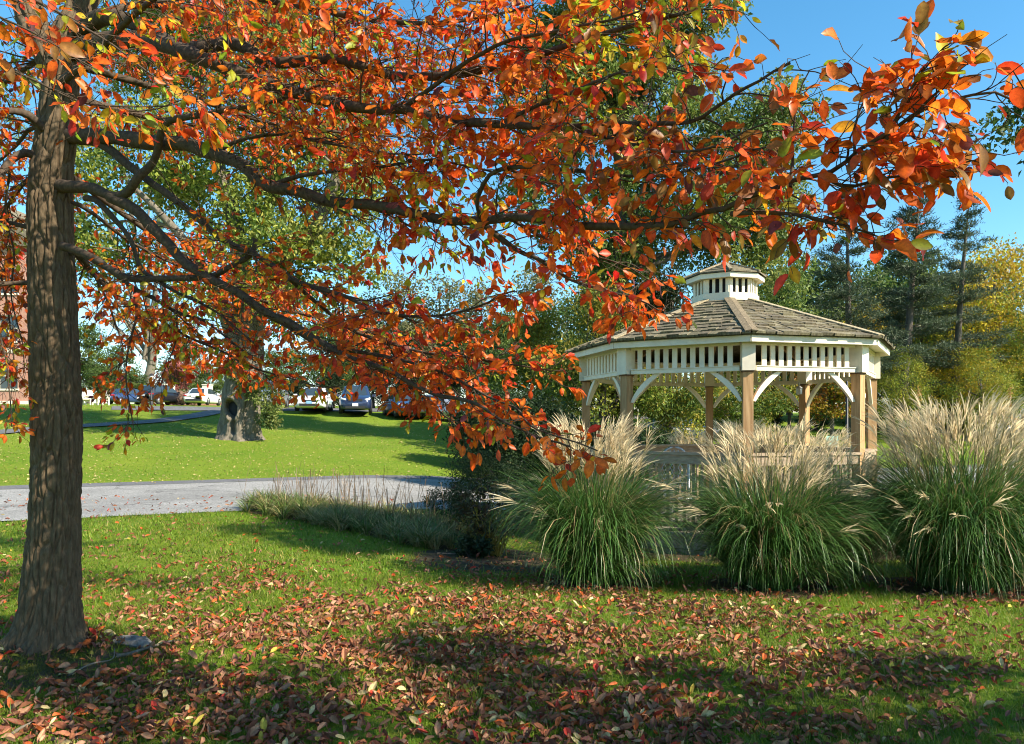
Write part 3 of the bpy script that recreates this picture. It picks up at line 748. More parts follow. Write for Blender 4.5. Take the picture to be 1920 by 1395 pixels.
    limb([(1662, 261, 2.16), (1690, 200, 2.1), (1715, 150, 2.05), (1745, 110, 2.03), (1790, 95, 2.0)], 0.006, 0.002, 0.1, 0.1, (0.14, 0.30), 0.045, 1.0, 0.35)
    limb([(1703, 231, 2.12), (1750, 185, 2.08), (1800, 150, 2.05), (1840, 140, 2.03)], 0.005, 0.002, 0.1, 0.1, (0.12, 0.28), 0.05, 0.9, 0.35)
    limb([(1602, 296, 2.22), (1600, 240, 2.2), (1620, 190, 2.18), (1650, 160, 2.15)], 0.005, 0.002, 0.1, 0.1, (0.12, 0.26), 0.05, 0.8, 0.35)
    limb([(1552, 336, 2.3), (1600, 345, 2.25), (1660, 330, 2.2), (1730, 320, 2.15), (1790, 305, 2.1), (1830, 300, 2.08)], 0.006, 0.002, 0.05, 0.1, (0.1, 0.26), 0.045, 0.9, 0.4)
    # branch that rises from the second whorl beside the trunk
    limb([(108, 348, 5.25), (145, 351, 5.15), (170, 353, 5.1), (206, 369, 5.0), (236, 361, 4.95), (251, 336, 4.9), (281, 306, 4.9), (291, 276, 4.85), (296, 246, 4.8), (311, 226, 4.75), (351, 218, 4.65), (430, 205, 4.5), (520, 190, 4.3), (600, 160, 4.1)], 0.045, 0.005, 0.6, 0.72, (0.25, 0.6), 0.1, 0.7, 0.3)
    limb([(150, 262, 5.25), (191, 271, 5.2), (241, 311, 5.1), (281, 341, 5.0), (321, 371, 4.9), (371, 411, 4.8), (401, 441, 4.75), (441, 466, 4.65), (482, 482, 4.55), (542, 522, 4.45), (592, 542, 4.35), (652, 560, 4.25), (697, 585, 4.15), (753, 597, 4.05), (818, 597, 3.95), (868, 587, 3.85), (920, 570, 3.8), (965, 545, 3.75)], 0.036, 0.004, 0.3, 0.45, (0.3, 0.65), 0.085, 0.9, 0.22)
    limb([(206, 369, 5.0), (251, 391, 4.95), (281, 421, 4.9), (311, 451, 4.85), (341, 487, 4.8), (371, 509, 4.7), (401, 527, 4.65), (441, 547, 4.55), (477, 572, 4.45), (507, 592, 4.4), (547, 610, 4.3), (592, 637, 4.2), (653, 670, 4.05), (693, 683, 3.98), (733, 697, 3.9), (760, 713, 3.85), (793, 730, 3.8), (827, 743, 3.7), (873, 750, 3.6), (907, 763, 3.55), (940, 787, 3.5), (1007, 820, 3.4), (1070, 838, 3.35)], 0.040, 0.004, 0.3, 0.5, (0.17, 0.36), 0.085, 0.72, 0.17)
    limb([(441, 547, 4.55), (500, 590, 4.6), (545, 615, 4.6), (600, 648, 4.5), (660, 676, 4.4), (720, 700, 4.3), (780, 735, 4.1), (830, 775, 3.9), (870, 808, 3.8)], 0.018, 0.003, 0.15, 0.3, (0.12, 0.26), 0.085, 0.55, 0.14)
    limb([(542, 522, 4.45), (600, 575, 4.6), (660, 620, 4.6), (720, 640, 4.5), (790, 660, 4.4), (860, 668, 4.2), (930, 680, 4.0), (1000, 690, 3.9), (1035, 698, 3.85)], 0.014, 0.003, 0.15, 0.2, (0.2, 0.4), 0.075, 0.9, 0.18)
    limb([(592, 637, 4.2), (640, 655, 4.3), (720, 668, 4.2), (800, 690, 4.0), (860, 712, 3.8), (920, 745, 3.7), (970, 765, 3.6), (1000, 800, 3.5), (1080, 830, 3.35), (1120, 845, 3.3)], 0.012, 0.003, 0.15, 0.2, (0.15, 0.32), 0.08, 0.8, 0.18)
    limb([(118, 462, 5.2), (140, 467, 5.1), (181, 484, 5.0), (216, 507, 4.95), (251, 519, 4.9), (326, 519, 4.8), (391, 517, 4.7), (431, 497, 4.65), (472, 472, 4.6), (479, 447, 4.6)], 0.030, 0.014, 0.4, 0.7, (0.2, 0.5), 0.16, 0.35, 0.2)
    limb([(150, 472, 5.1), (211, 512, 5.05), (251, 542, 5.0), (291, 562, 4.95), (331, 585, 4.9), (380, 600, 4.85), (430, 640, 4.8), (480, 680, 4.7)], 0.020, 0.004, 0.3, 0.4, (0.25, 0.55), 0.085, 0.85, 0.2)
    limb([(160, 372, 5.15), (181, 376, 5.1), (221, 416, 5.05), (246, 452, 5.0), (261, 497, 5.0), (285, 520, 4.9), (330, 545, 4.85), (400, 580, 4.8), (470, 640, 4.7)], 0.022, 0.004, 0.35, 0.4, (0.25, 0.5), 0.1, 0.7, 0.2)
    limb([(251, 542, 5.0), (255, 590, 4.95), (240, 650, 4.9), (235, 710, 4.85), (245, 775, 4.85), (250, 800, 4.85)], 0.010, 0.003, 0.15, 0.15, (0.15, 0.35), 0.09, 0.75, 0.2)
    limb([(331, 585, 4.9), (330, 640, 4.85), (310, 690, 4.8), (290, 730, 4.8)], 0.008, 0.002, 0.15, 0.2, (0.15, 0.35), 0.09, 0.6, 0.2)
    limb([(300, 600, 4.95), (360, 635, 4.9), (420, 660, 4.85), (480, 690, 4.8), (540, 705, 4.75), (600, 722, 4.6), (640, 722, 4.5)], 0.010, 0.002, 0.1, 0.15, (0.10, 0.24), 0.10, 0.5, 0.15)
    limb([(102, 480, 5.33), (150, 480, 5.3), (190, 540, 5.5), (215, 600, 5.6), (230, 660, 5.6), (200, 740, 5.5)], 0.014, 0.003, 0.2, 0.3, (0.2, 0.5), 0.09, 0.7, 0.2)
    limb([(903, 417, 3.7), (940, 447, 3.7), (975, 472, 3.65), (1008, 485, 3.6), (1043, 510, 3.55), (1076, 529, 3.5), (1130, 545, 3.4), (1190, 560, 3.3), (1235, 582, 3.25)], 0.016, 0.003, 0.1, 0.2, (0.16, 0.36), 0.075, 0.8, 0.24)
    limb([(960, 411, 3.6), (1010, 440, 3.7), (1060, 455, 3.7), (1120, 480, 3.6), (1180, 500, 3.5), (1225, 530, 3.4)], 0.010, 0.002, 0.1, 0.2, (0.2, 0.4), 0.08, 0.7, 0.28)
    limb([(677, 386, 4.2), (720, 400, 4.3), (760, 420, 4.35), (820, 455, 4.3), (860, 480, 4.2), (900, 500, 4.1)], 0.008, 0.002, 0.1, 0.3, (0.15, 0.35), 0.12, 0.35, 0.25)
    limb([(607, 379, 4.35), (650, 400, 4.2), (690, 420, 4.1), (735, 465, 4.05)], 0.006, 0.002, 0.2, 0.4, (0.1, 0.3), 0.11, 0.35, 0.25)
    limb([(497, 351, 4.55), (560, 330, 4.5), (640, 318, 4.4), (720, 312, 4.3), (800, 300, 4.1), (880, 310, 3.9), (960, 330, 3.7), (1050, 345, 3.5)], 0.014, 0.003, 0.2, 0.3, (0.25, 0.6), 0.085, 0.8, 0.3)
    limb([(401, 291, 4.75), (450, 262, 4.7), (520, 250, 4.6), (600, 262, 4.4), (690, 280, 4.2), (780, 285, 4.0), (870, 270, 3.8)], 0.012, 0.003, 0.2, 0.3, (0.25, 0.6), 0.09, 0.75, 0.3)
    limb([(903, 416, 3.7), (895, 380, 3.6), (920, 330, 3.5), (980, 315, 3.35), (1060, 320, 3.2), (1150, 330, 3.0), (1240, 330, 2.8), (1330, 310, 2.65), (1420, 280, 2.5), (1480, 270, 2.45)], 0.012, 0.003, 0.2, 0.3, (0.2, 0.48), 0.075, 0.9, 0.3)
    limb([(752, 205, 4.0), (800, 170, 3.9), (870, 120, 3.7), (950, 80, 3.5), (1030, 60, 3.3), (1130, 40, 3.0), (1230, 10, 2.75)], 0.014, 0.003, 0.15, 0.25, (0.25, 0.6), 0.085, 0.8, 0.3)
    limb([(933, 235, 3.65), (1000, 200, 3.45), (1080, 170, 3.2), (1160, 140, 2.95), (1240, 130, 2.75), (1310, 145, 2.65)], 0.012, 0.003, 0.1, 0.2, (0.2, 0.5), 0.075, 0.9, 0.3)
    limb([(1060, 240, 3.3), (1150, 260, 3.05), (1250, 280, 2.8), (1340, 270, 2.6), (1400, 240, 2.5), (1440, 230, 2.45)], 0.010, 0.003, 0.1, 0.2, (0.2, 0.42), 0.075, 0.85, 0.3)
    # higher limbs that fill and shade the top of the view
    limb([(150, -30, 5.3), (260, -40, 5.0), (400, -20, 4.7), (560, 10, 4.4), (720, 40, 4.2), (860, 40, 4.0), (1000, 10, 3.7)], 0.045, 0.005, 0.2, 0.3, (0.35, 0.8), 0.09, 0.8, 0.3)
    limb([(160, -120, 5.3), (330, -150, 5.0), (560, -160, 4.6), (800, -140, 4.2), (1010, -80, 3.8), (1180, -40, 3.4), (1300, -30, 3.1)], 0.040, 0.005, 0.2, 0.3, (0.35, 0.8), 0.1, 0.8, 0.3)
    limb([(130, 120, 5.35), (240, 150, 5.5), (380, 190, 5.7), (500, 230, 5.8), (640, 250, 5.9), (780, 260, 5.9)], 0.030, 0.004, 0.2, 0.25, (0.3, 0.8), 0.09, 0.75, 0.3)
    limb([(140, 40, 5.5), (260, 10, 6.0), (400, 20, 6.3), (560, 50, 6.5), (720, 90, 6.5)], 0.035, 0.005, 0.2, 0.25, (0.35, 0.9), 0.1, 0.8, 0.3)
    limb([(120, 150, 5.2), (170, 110, 4.7), (240, 40, 4.3), (320, -20, 3.9), (420, -50, 3.5), (520, -60, 3.2)], 0.030, 0.005, 0.2, 0.3, (0.3, 0.7), 0.1, 0.7, 0.3)
    # to the left of the trunk and towards the camera
    limb([(75, 300, 5.25), (50, 286, 5.2), (20, 301, 5.1), (-10, 345, 5.0), (-60, 420, 4.9), (-120, 500, 4.8)], 0.032, 0.006, 0.25, 0.3, (0.25, 0.6), 0.1, 0.7, 0.25)
    limb([(80, 528, 5.25), (40, 530, 5.2), (0, 532, 5.1), (-60, 545, 5.0), (-130, 580, 4.9)], 0.020, 0.006, 0.3, 0.3, (0.2, 0.5), 0.1, 0.6, 0.2)
    limb([(70, 430, 5.3), (45, 425, 5.35), (0, 420, 5.4), (-60, 450, 5.4), (-120, 520, 5.4)], 0.018, 0.005, 0.2, 0.3, (0.25, 0.6), 0.09, 0.7, 0.2)
    limb([(80, 240, 5.2), (50, 215, 5.1), (10, 210, 5.0), (-50, 230, 4.8), (-120, 270, 4.6)], 0.030, 0.005, 0.25, 0.3, (0.25, 0.6), 0.1, 0.7, 0.25)
    limb([(-60, 545, 5.0), (-10, 600, 5.0), (10, 660, 5.0), (18, 730, 5.0), (22, 800, 5.0)], 0.010, 0.003, 0.1, 0.15, (0.15, 0.35), 0.09, 0.65, 0.2)
    limb([(20, 301, 5.1), (10, 400, 5.3), (25, 480, 5.4), (20, 560, 5.5), (40, 640, 5.5), (45, 700, 5.5)], 0.010, 0.003, 0.1, 0.15, (0.15, 0.4), 0.1, 0.6, 0.2)
    limb([(-400, -220, 2.6), (-250, -110, 2.6), (-120, -30, 2.6), (0, 30, 2.6), (90, 75, 2.6), (180, 130, 2.65)], 0.010, 0.002, 0.25, 0.3, (0.12, 0.28), 0.075, 0.5, 0.25)
    limb([(-400, 20, 2.9), (-200, 60, 2.9), (-60, 100, 2.9), (60, 150, 2.9), (160, 195, 2.9), (290, 200, 2.95), (360, 190, 3.0)], 0.010, 0.002, 0.3, 0.35, (0.12, 0.3), 0.08, 0.55, 0.2)
    limb([(-300, -120, 3.2), (-100, -60, 3.1), (80, 10, 3.0), (200, 80, 3.0), (300, 150, 3.0), (400, 180, 3.05)], 0.012, 0.002, 0.3, 0.35, (0.15, 0.35), 0.09, 0.45, 0.25)
    # crown above the frame, it shades what is below it
    for k in range(7):
        a = k * 2.4 + 0.5; h0 = 4.6 + 0.32 * k; ln_ = 3.4 - 0.2 * k
        st = TREE + np.array([0.1, 0, h0]); dr = np.array([math.cos(a), math.sin(a), 0.28])
        L.append(([tuple(st + dr * ln_ * u + np.array([0, 0, -0.25 * u * u])) for u in np.linspace(0, 1, 6)], 0.04, 0.006, 0.25, 0.3, (0.4, 0.9), 0.15, 0.8, 0.3, False))
    tubes = {}
    def put(K, n, pts, rad): tubes.setdefault((K, n), []).append((pts, rad))
    LP, LD, LNN, LL, LT = [], [], [], [], []
    upv = np.array([0, 0, 1.0])
    def leaf_at(p, d, size, inner):
        dn = nrm(d * 0.75 + np.array([0, 0, -0.34]) + np.array([random.gauss(0, .45), random.gauss(0, .45), random.gauss(0, .32)]))
        nn = nrm(np.array([random.gauss(0, .55), random.gauss(0, .55) - 0.25, random.gauss(0.5, .5)]))
        size *= 0.72 if p[1] > 4.0 else (0.86 if p[1] > 2.7 else 0.95)
        LP.append(p + dn * 0.012); LD.append(dn); LNN.append(nn); LL.append(size); LT.append(inner)
    def path(p, d, ln, K, wob, droop):
        pts = [p]; d = nrm(d)
        for k in range(K - 1):
            d = nrm(d + np.array([random.gauss(0, wob), random.gauss(0, wob), random.gauss(0, wob) - droop]))
            pts.append(pts[-1] + d * ln / (K - 1))
        return np.array(pts)
    for pts, r0, r1, t0, t1, ln, sp, lf, upf, inpx in L:
        q = np.array([P(*p) for p in pts]) if inpx else np.array(pts)
        length = np.linalg.norm(np.diff(q, axis=0), axis=1).sum(); n = max(10, int(length / 0.05))
        c = catmull(q, n)
        c[1:-1] += np.cumsum(rng.normal(0, 0.0016, (n, 3)), 0)[1:-1] * 0.8
        tpar = np.linspace(0, 1, n); rad = r0 + (r1 - r0) * tpar ** 0.75
        knob = 1 + 0.16 * np.array([noise.noise((float(x) * 9, float(y) * 9, float(z) * 9)) for x, y, z in c])
        V, F = tube_arrays(c[None], (rad * knob)[None], 12)
        link_mesh('limb', V - off, F, M['limb'], parent=root, smooth=True)
        tan = nrm(np.gradient(c, axis=0)); s = t0 * length; sg = 1
        while s < length:
            i = min(n - 1, int(s / length * (n - 1))); t = s / length; T = tan[i]; lat = nrm(np.cross(T, upv)) * sg; sg = -sg
            d = T * random.uniform(0.35, 0.9) + lat * random.uniform(0.3, 0.95) + upv * random.gauss(0.02, upf)
            bl = random.uniform(*ln) * (1.0 - 0.40 * t) * min(1.0, max(0.5, c[i][1] / 3.6))
            b = path(c[i], d, bl, 7, 0.16, 0.035 + 0.02 * random.random())
            br = min(rad[i] * 0.6, 0.0028 + 0.006 * bl)
            put(7, 4, b, np.linspace(br, 0.0014, 7))
            ntw = max(3, int(bl / 0.060)); bt = nrm(np.gradient(b, axis=0))
            for w in range(ntw):
                u = (w + random.random()) / ntw * 0.85 + 0.15; fi = u * 6; k0 = min(5, int(fi)); p = b[k0] + (b[k0 + 1] - b[k0]) * (fi - k0); T2 = bt[k0]
                l2 = nrm(np.cross(T2, upv)) * random.choice((-1, 1))
                d2 = T2 * random.uniform(0.2, 0.8) + l2 * random.uniform(0.2, 0.9) + upv * random.gauss(-0.05, 0.4)
                tl = random.uniform(0.05, 0.20)
                tw = path(p, d2, tl, 5, 0.3, 0.05)
                put(5, 3, tw, np.linspace(0.0019, 0.0010, 5))
                if t < t1 - 0.05 * random.random() and random.random() < 0.85: continue
                nl = np.random.default_rng(len(LP)).poisson((2.9 if p[1] < 2.7 else 3.9 if p[1] < 3.6 else 5.3) * lf) if True else 0
                for z in range(nl):
                    f = random.uniform(0.35, 1.0) * 4; k1 = min(3, int(f)); pp = tw[k1] + (tw[k1 + 1] - tw[k1]) * (f - k1)
                    leaf_at(pp, nrm(tw[k1 + 1] - tw[k1]), random.uniform(0.036, 0.084), u)
            if t >= t1 - 0.05:
                for z in range(random.randint(1, 3)): leaf_at(b[-1], bt[-1], random.uniform(0.045, 0.090), 1.0)
            s += (0.82 if c[i][1] < 3.8 else 0.66) * sp * random.uniform(0.6, 1.4)
    Vs, Fs, nb = [], [], 0
    for (K, n), lst in tubes.items():
        V, F = tube_arrays(np.array([a for a, _ in lst]), np.array([b for _, b in lst]), n); Vs.append(V); Fs.append(F + nb); nb += len(V)
    link_mesh('twigs', np.concatenate(Vs) - off, np.concatenate(Fs), M['limb'], parent=root, smooth=True)
    LP, LD, LNN, LL, LT = (np.array(q) for q in (LP, LD, LNN, LL, LT))
    pal = np.array([(0.84, 0.175, 0.020), (0.80, 0.105, 0.018), (0.66, 0.050, 0.020), (0.84, 0.32, 0.024), (0.68, 0.50, 0.03), (0.36, 0.38, 0.03), (0.22, 0.06, 0.06), (0.34, 0.15, 0.04)])
    g = noise3(LP * 1.9, 21) + 0.14 * rng.normal(size=len(LP)) + 0.05 * (LT - 0.5)
    depth = LP[:, 1]
    pick = np.full(len(LP), 0)
    u = rng.random(len(LP))
    pick[u < 0.34] = 1; pick[u < 0.13] = 2; pick[(g < 0.43) & (u > 0.35)] = 3; pick[(g < 0.36) & (u > 0.4)] = 4; pick[(g < 0.40) & (u > 0.74)] = 5; pick[u < 0.03] = 6; pick[u > 0.965] = 5; pick[(depth < 2.9) & (u > 0.55) & (u < 0.72)] = 7
    col = pal[pick] * rng.uniform(0.75, 1.2, (len(LP), 1)) * (1 + 0.12 * rng.normal(size=(len(LP), 3)))
    V, F, cc = leaf_mesh(LP, LD, LNN, LL, LL * rng.uniform(0.44, 0.58, len(LP)), np.clip(col, 0.004, 0.9), True)
    link_mesh('foliage', V - off, F, M['leaf'], cc, parent=root, smooth=True)
    print('autumn leaves', len(LP), 'twigs', nb)
build_autumn_tree()

# ------------------------------------------------------------------ ornamental grasses
def cat_mesh(parts):
    V, F, Cc, n = [], [], [], 0
    for v, f, c in parts: V.append(v); F.append(f + n); Cc.append(c); n += len(v)
    return np.concatenate(V), np.concatenate(F), np.concatenate(Cc)

def arch(n, base, az, tilt, ln, bend, K, wob=0.0, power=1.3):
    """n curved lines leaving their base at a tilt and bending over; returns (n,K,3) and a sideways vector"""
    t = np.linspace(0, 1, K)[None]
    th = tilt[:, None] + bend[:, None] * t ** power
    azz = az[:, None] + wob * rng.normal(size=(n, 1)) * t
    st = (ln / (K - 1))[:, None]
    dx = np.sin(th) * np.cos(azz) * st; dy = np.sin(th) * np.sin(azz) * st; dz = np.cos(th) * st
    c = np.stack([dx, dy, dz], -1); c = np.cumsum(c, 1) - c[:, :1]
    side = np.stack([-np.sin(az), np.cos(az), np.zeros(n)], -1)
    side = nrm(side + 0.5 * rng.normal(size=side.shape) * np.array([1, 1, 0.4]))
    return base[:, None] + c, side

def grass_clump(px, d, r, hf, hp, nb, npl, label, loc=None, group='cream plumed maiden grass clumps around the gazebo', lean=0.0, fil=13, pcol=(0.82, 0.68, 0.44)):
    g0 = loc if loc is not None else on_ground((px - CX) / F_PX * d, d)
    root = thing('maiden_grass', label, 'ornamental grass', g0, 0, group); nb = int(nb * 1.45)
    az = rng.uniform(0, 2 * math.pi, nb); rb = 0.36 * r * np.sqrt(rng.random(nb))
    base = np.stack([rb * np.cos(az), rb * np.sin(az), np.zeros(nb) - 0.02], -1)
    az = az + rng.normal(0, 0.5, nb)
    u = rng.random(nb)
    ln = hf * rng.uniform(0.85, 1.32, nb); tilt = 0.02 + 0.30 * u * (r / 0.8); bend = rng.uniform(0.7, 2.3, nb) + 0.5 * u
    low = rng.random(nb) < 0.30
    ln = np.where(low, ln * rng.uniform(0.45, 0.8, nb), ln); tilt = np.where(low, tilt + 0.28, tilt)
    a0 = rng.uniform(0, 6.28); skew = 1 + 0.30 * np.cos(az - a0) + 0.18 * np.cos(3 * az + a0); tilt = tilt * skew; ln = ln * (0.85 + 0.15 * skew)
    pts, side = arch(nb, base, az, tilt, ln, bend, 9, 0.25, 2.1)
    pts[:, :, 2] = np.maximum(pts[:, :, 2], 0.015 + 0.03 * rng.random((nb, 1)))
    w = 0.0100 * rng.uniform(0.7, 1.25, (nb, 1)) * (np.array([0.8, 1, 1, 1, 0.95, 0.85, 0.65, 0.42, 0.1])[None])
    V, F = ribbons(pts, w, side)
    k = rng.random((nb, 1)); base_c = np.where(k < 0.60, [[0.060, 0.145, 0.028]], np.where(k < 0.86, [[0.105, 0.205, 0.042]], np.where(k < 0.92, [[0.17, 0.20, 0.075]], [[0.36, 0.27, 0.13]])))
    cc = np.repeat(base_c * rng.uniform(0.75, 1.25, (nb, 1)), 18, 0)
    parts = [(V, F, cc)]
    ns = npl; az2 = rng.uniform(0, 2 * math.pi, ns); rb = 0.34 * r * np.sqrt(rng.random(ns))
    base = np.stack([rb * np.cos(az2), rb * np.sin(az2), np.zeros(ns)], -1)
    tl = 0.02 + 0.19 * rng.random(ns) ** 1.2 * (r / 0.8); out = rng.random(ns) < 0.16
    tl = np.where(out, tl + 0.30, tl)
    sl = (hp - 0.12) * rng.uniform(0.74, 1.06, ns) * np.where(out, 0.86, 1.0)
    azs = az2 + rng.normal(0, 0.6, ns)
    spts, sside = arch(ns, base, azs, tl, sl, rng.uniform(0.02, 0.22, ns) + np.where(out, 0.6, 0), 6, 0.05, 2.0)
    V, F = ribbons(spts, np.full((ns, 6), 0.006), sside); parts.append((V, F, np.tile((0.34, 0.30, 0.13), (len(V), 1))))
    V2, F2 = ribbons(spts, np.full((ns, 6), 0.006), nrm(np.cross(sside, np.array([0, 0, 1.0])))); parts.append((V2, F2, np.tile((0.30, 0.29, 0.12), (len(V2), 1))))
    V, F, cc = cat_mesh(parts); link_mesh('foliage', V, F, M['reed'], cc, parent=root, smooth=True)
    # plumes: a fan of silky threads at every stalk end
    tip = spts[:, -1]; td = nrm(spts[:, -1] - spts[:, -2]); n = ns * fil
    tipr = np.repeat(tip, fil, 0) - np.repeat(td, fil, 0) * (rng.random((n, 1)) * 0.13)
    tdr = np.repeat(td, fil, 0); swing = np.repeat(np.stack([np.cos(azs), np.sin(azs), np.zeros(ns)], -1), fil, 0)
    K = 5; t = np.linspace(0, 1, K)
    d0 = nrm(tdr + 0.20 * rng.normal(size=(n, 3)) + swing * rng.uniform(-0.02, 0.25, (n, 1)))
    ll = rng.uniform(0.13, 0.27, (n, 1, 1))
    dropv = (swing * rng.uniform(0.1, 0.55, (n, 1)) + np.array([0, 0, -1.0]) * rng.uniform(0.0, 0.45, (n, 1)))[:, None]
    pp = tipr[:, None] + d0[:, None] * ll * t[None, :, None] + dropv * ll * (t ** 2.2)[None, :, None] * 0.7
    wv = rng.uniform(0.007, 0.012, (n, 1)) * np.array([0.5, 1, 1, 0.8, 0.25])[None]
    V, F = ribbons(pp, wv, nrm(rng.normal(size=(n, 3))))
    k = rng.random((n, 1)); pc = np.array(pcol)[None] * np.where(k < 0.8, 1.0, 0.72) * rng.uniform(0.8, 1.15, (n, 1)) * np.array([[1, 1, 1]]) + np.where(k > 0.93, 0.05, 0.0)
    link_mesh('plumes', V, F, M['plume'], np.repeat(np.clip(pc, 0, 0.92), K * 2, 0), parent=root, smooth=True)
    return root
for a in CLUMPS: grass_clump(*a)
for a in BACK: grass_clump(*a)

# tall dried flower stalks above the right clump
def seed_stalk(px, pyt, d, label):
    g0 = on_ground((px - CX) / F_PX * d, d); top = P(px, pyt, d) - g0
    root = thing('seed_stalk', label, 'dried plant', g0, 0, 'dry seed stalks above the maiden grass')
    m = MB(); m.tube([(0, 0, 0), (0.02, 0, top[2] * 0.5), (0.0, 0.01, top[2])], [0.006, 0.005, 0.003], 6, (0.36, 0.22, 0.09))
    m.build('stem', M['plume'], root, True)
    n = 260; t = rng.random(n); branch = rng.integers(0, 5, n); bx = np.array([0, -0.05, 0.055, -0.09, 0.10])[branch]; top0 = np.array([1.0, 0.86, 0.84, 0.80, 0.80])[branch]
    z = top[2] * (top0 - 0.16 * t); x = bx * (1 - 0.45 * t) + rng.normal(0, 0.012, n)
    pb = np.stack([x, rng.normal(0, 0.02, n), z], -1)
    V, F, cc = leaf_mesh(pb, nrm(rng.normal(size=(n, 3)) + np.array([0, 0, 0.6])), rng.normal(size=(n, 3)), np.full(n, 0.028), np.full(n, 0.018), np.array([(0.52, 0.30, 0.10)]) * rng.uniform(0.6, 1.2, (n, 1)), False)
    link_mesh('seed_head', V, F, M['plume'], cc, parent=root)
seed_stalk(1895, 725, 8.9, 'tall rusty dried flower stalk with branched seed head above the right maiden grass')
seed_stalk(1722, 722, 8.9, 'thin tan seed stalk rising from the plumes beside the gazebo corner')

# low border of strappy grass, one mass nobody could count
def border_grass():
    parts = []
    for bx, by, r in BED:
        for k in range(int(26 * r * r / 0.5) + 6):
            a = rng.uniform(0, 6.28); q = r * math.sqrt(rng.random()) * 0.95
            b = on_ground(bx + q * math.cos(a), by + q * math.sin(a)); n = 55
            az = rng.uniform(0, 6.28, n); base = b[None] + np.stack([0.06 * np.cos(az), 0.06 * np.sin(az), np.zeros(n)], -1) * rng.random((n, 1))
            pts, side = arch(n, base, az, rng.uniform(0.05, 0.6, n), rng.uniform(0.25, 0.52, n), rng.uniform(0.6, 1.9, n), 6, 0.3)
            V, F = ribbons(pts, 0.012 * rng.uniform(0.7, 1.2, (n, 1)) * np.array([0.9, 1, 0.95, 0.8, 0.55, 0.12])[None], side)
            tan = rng.random() < 0.35; kk = rng.random((n, 1))
            c0 = np.where(kk < (0.35 if not tan else 0.8), [[0.36, 0.30, 0.13]], [[0.11, 0.19, 0.035]])
            parts.append((V, F, np.repeat(c0 * rng.uniform(0.6, 1.3, (n, 1)), 12, 0)))
    # dead stems standing at the back
    n = 260; i = rng.integers(1, 7, n); bb = np.array(BED)[i]; x = bb[:, 0] + rng.normal(0, 0.35, n); y = bb[:, 1] + 0.45 + rng.normal(0, 0.2, n)
    base = np.stack([x, y, H(x, y)], -1); pts, side = arch(n, base, rng.uniform(0, 6.28, n), rng.uniform(0, 0.25, n), rng.uniform(0.5, 0.95, n), rng.uniform(0, 0.5, n), 5)
    V, F = ribbons(pts, np.full((n, 5), 0.008), side); parts.append((V, F, np.tile((0.20, 0.135, 0.075), (len(V), 1))))
    V, F, cc = cat_mesh(parts)
    tag(link_mesh('border_grass', V, F, M['reed'], cc, smooth=True), 'low strappy green and tan grass border between the road and the shaded lawn', 'border grass', kind='stuff')
border_grass()

# ------------------------------------------------------------------ shrubs
def shrub(name, label, loc, rx, ry, rz, nleaf, lsize, pal, ncl=60, stems=10, group=None, shell=0.55, lean=(0, 0), mat='far_leaf', stemcol=(0.5, 0.45, 0.4), seed=0, zc=0.55, aspect=0.5):
    root = thing(name, label, 'shrub', loc, 0, group)
    rg = np.random.default_rng(100 + seed)
    c = rg.normal(size=(ncl, 3)); c = nrm(c) * (shell + (1 - shell) * rg.random((ncl, 1))) ** 0.6
    c = c * np.array([rx, ry, rz]) * 0.86 + np.array([lean[0], lean[1], rz * (zc * 2 - 0.1)])
    c[:, 2] = np.maximum(c[:, 2], 0.12 * rz)
    i = rg.integers(0, ncl, nleaf); cr = 0.26 * (rx * ry * rz) ** (1 / 3) * rg.uniform(0.6, 1.3, ncl)
    p = c[i] + rg.normal(size=(nleaf, 3)) * cr[i][:, None] * 0.62
    p[:, 2] = np.maximum(p[:, 2], 0.03)
    nn = nrm(rg.normal(size=(nleaf, 3)) + np.array([0, -0.1, 0.5])); dd = rg.normal(size=(nleaf, 3))
    pal = np.array(pal); cl = rg.integers(0, len(pal), ncl)
    ci = np.where(rg.random(nleaf) < 0.7, cl[i], rg.integers(0, len(pal), nleaf))
    col = pal[ci] * rg.uniform(0.7, 1.3, (nleaf, 1))
    L_ = lsize * rg.uniform(0.7, 1.3, nleaf)
    V, F, cc = leaf_mesh(p, dd, nn, L_, L_ * aspect, col, False)
    link_mesh('foliage', V, F, M[mat], cc, parent=root)
    m = MB()
    for k in range(stems):
        e = c[rg.integers(0, ncl)] * np.array([0.85, 0.85, 0.9]); b = np.array([rg.normal(0, rx * 0.13), rg.normal(0, ry * 0.13), -0.05])
        mid = (b + e) / 2 + rg.normal(size=3) * 0.06 * rz + np.array([0, 0, 0.08 * rz]); sr = 0.012 * max(rx, rz) + 0.003
        m.tube([b, mid, e], [sr, sr * 0.75, sr * 0.35], 6, stemcol)
    m.build('stems', M['plume'] if name == 'withered_perennial' else M['far_bark'], root, True)
    return root
def at_px(px, d): return on_ground((px - CX) / F_PX * d, d)
DG = [(0.018, 0.040, 0.012), (0.030, 0.058, 0.016), (0.045, 0.075, 0.020)]
shrub('evergreen_shrub', 'dark small leaved evergreen shrub behind the orange branch tip, beside the left grass clump', at_px(915, 12.2), 0.75, 0.75, 0.72, 15000, 0.032, DG, 80, 12, seed=1)
shrub('evergreen_shrub', 'thin leaved young evergreen shrub at the road edge behind the border grass', at_px(835, 13.6), 0.42, 0.4, 0.38, 3000, 0.035, DG, 40, 9, seed=2)
shrub('withered_perennial', 'withered perennial with yellow stems and drooping dark brown leaves beside the left grass clump', at_px(925, 10.6), 0.62, 0.5, 0.40, 1300, 0.10, [(0.055, 0.038, 0.022), (0.10, 0.07, 0.03), (0.16, 0.15, 0.03), (0.045, 0.05, 0.02)], 50, 34, seed=3, mat='litter', stemcol=(0.42, 0.33, 0.06), zc=0.85, aspect=0.34)
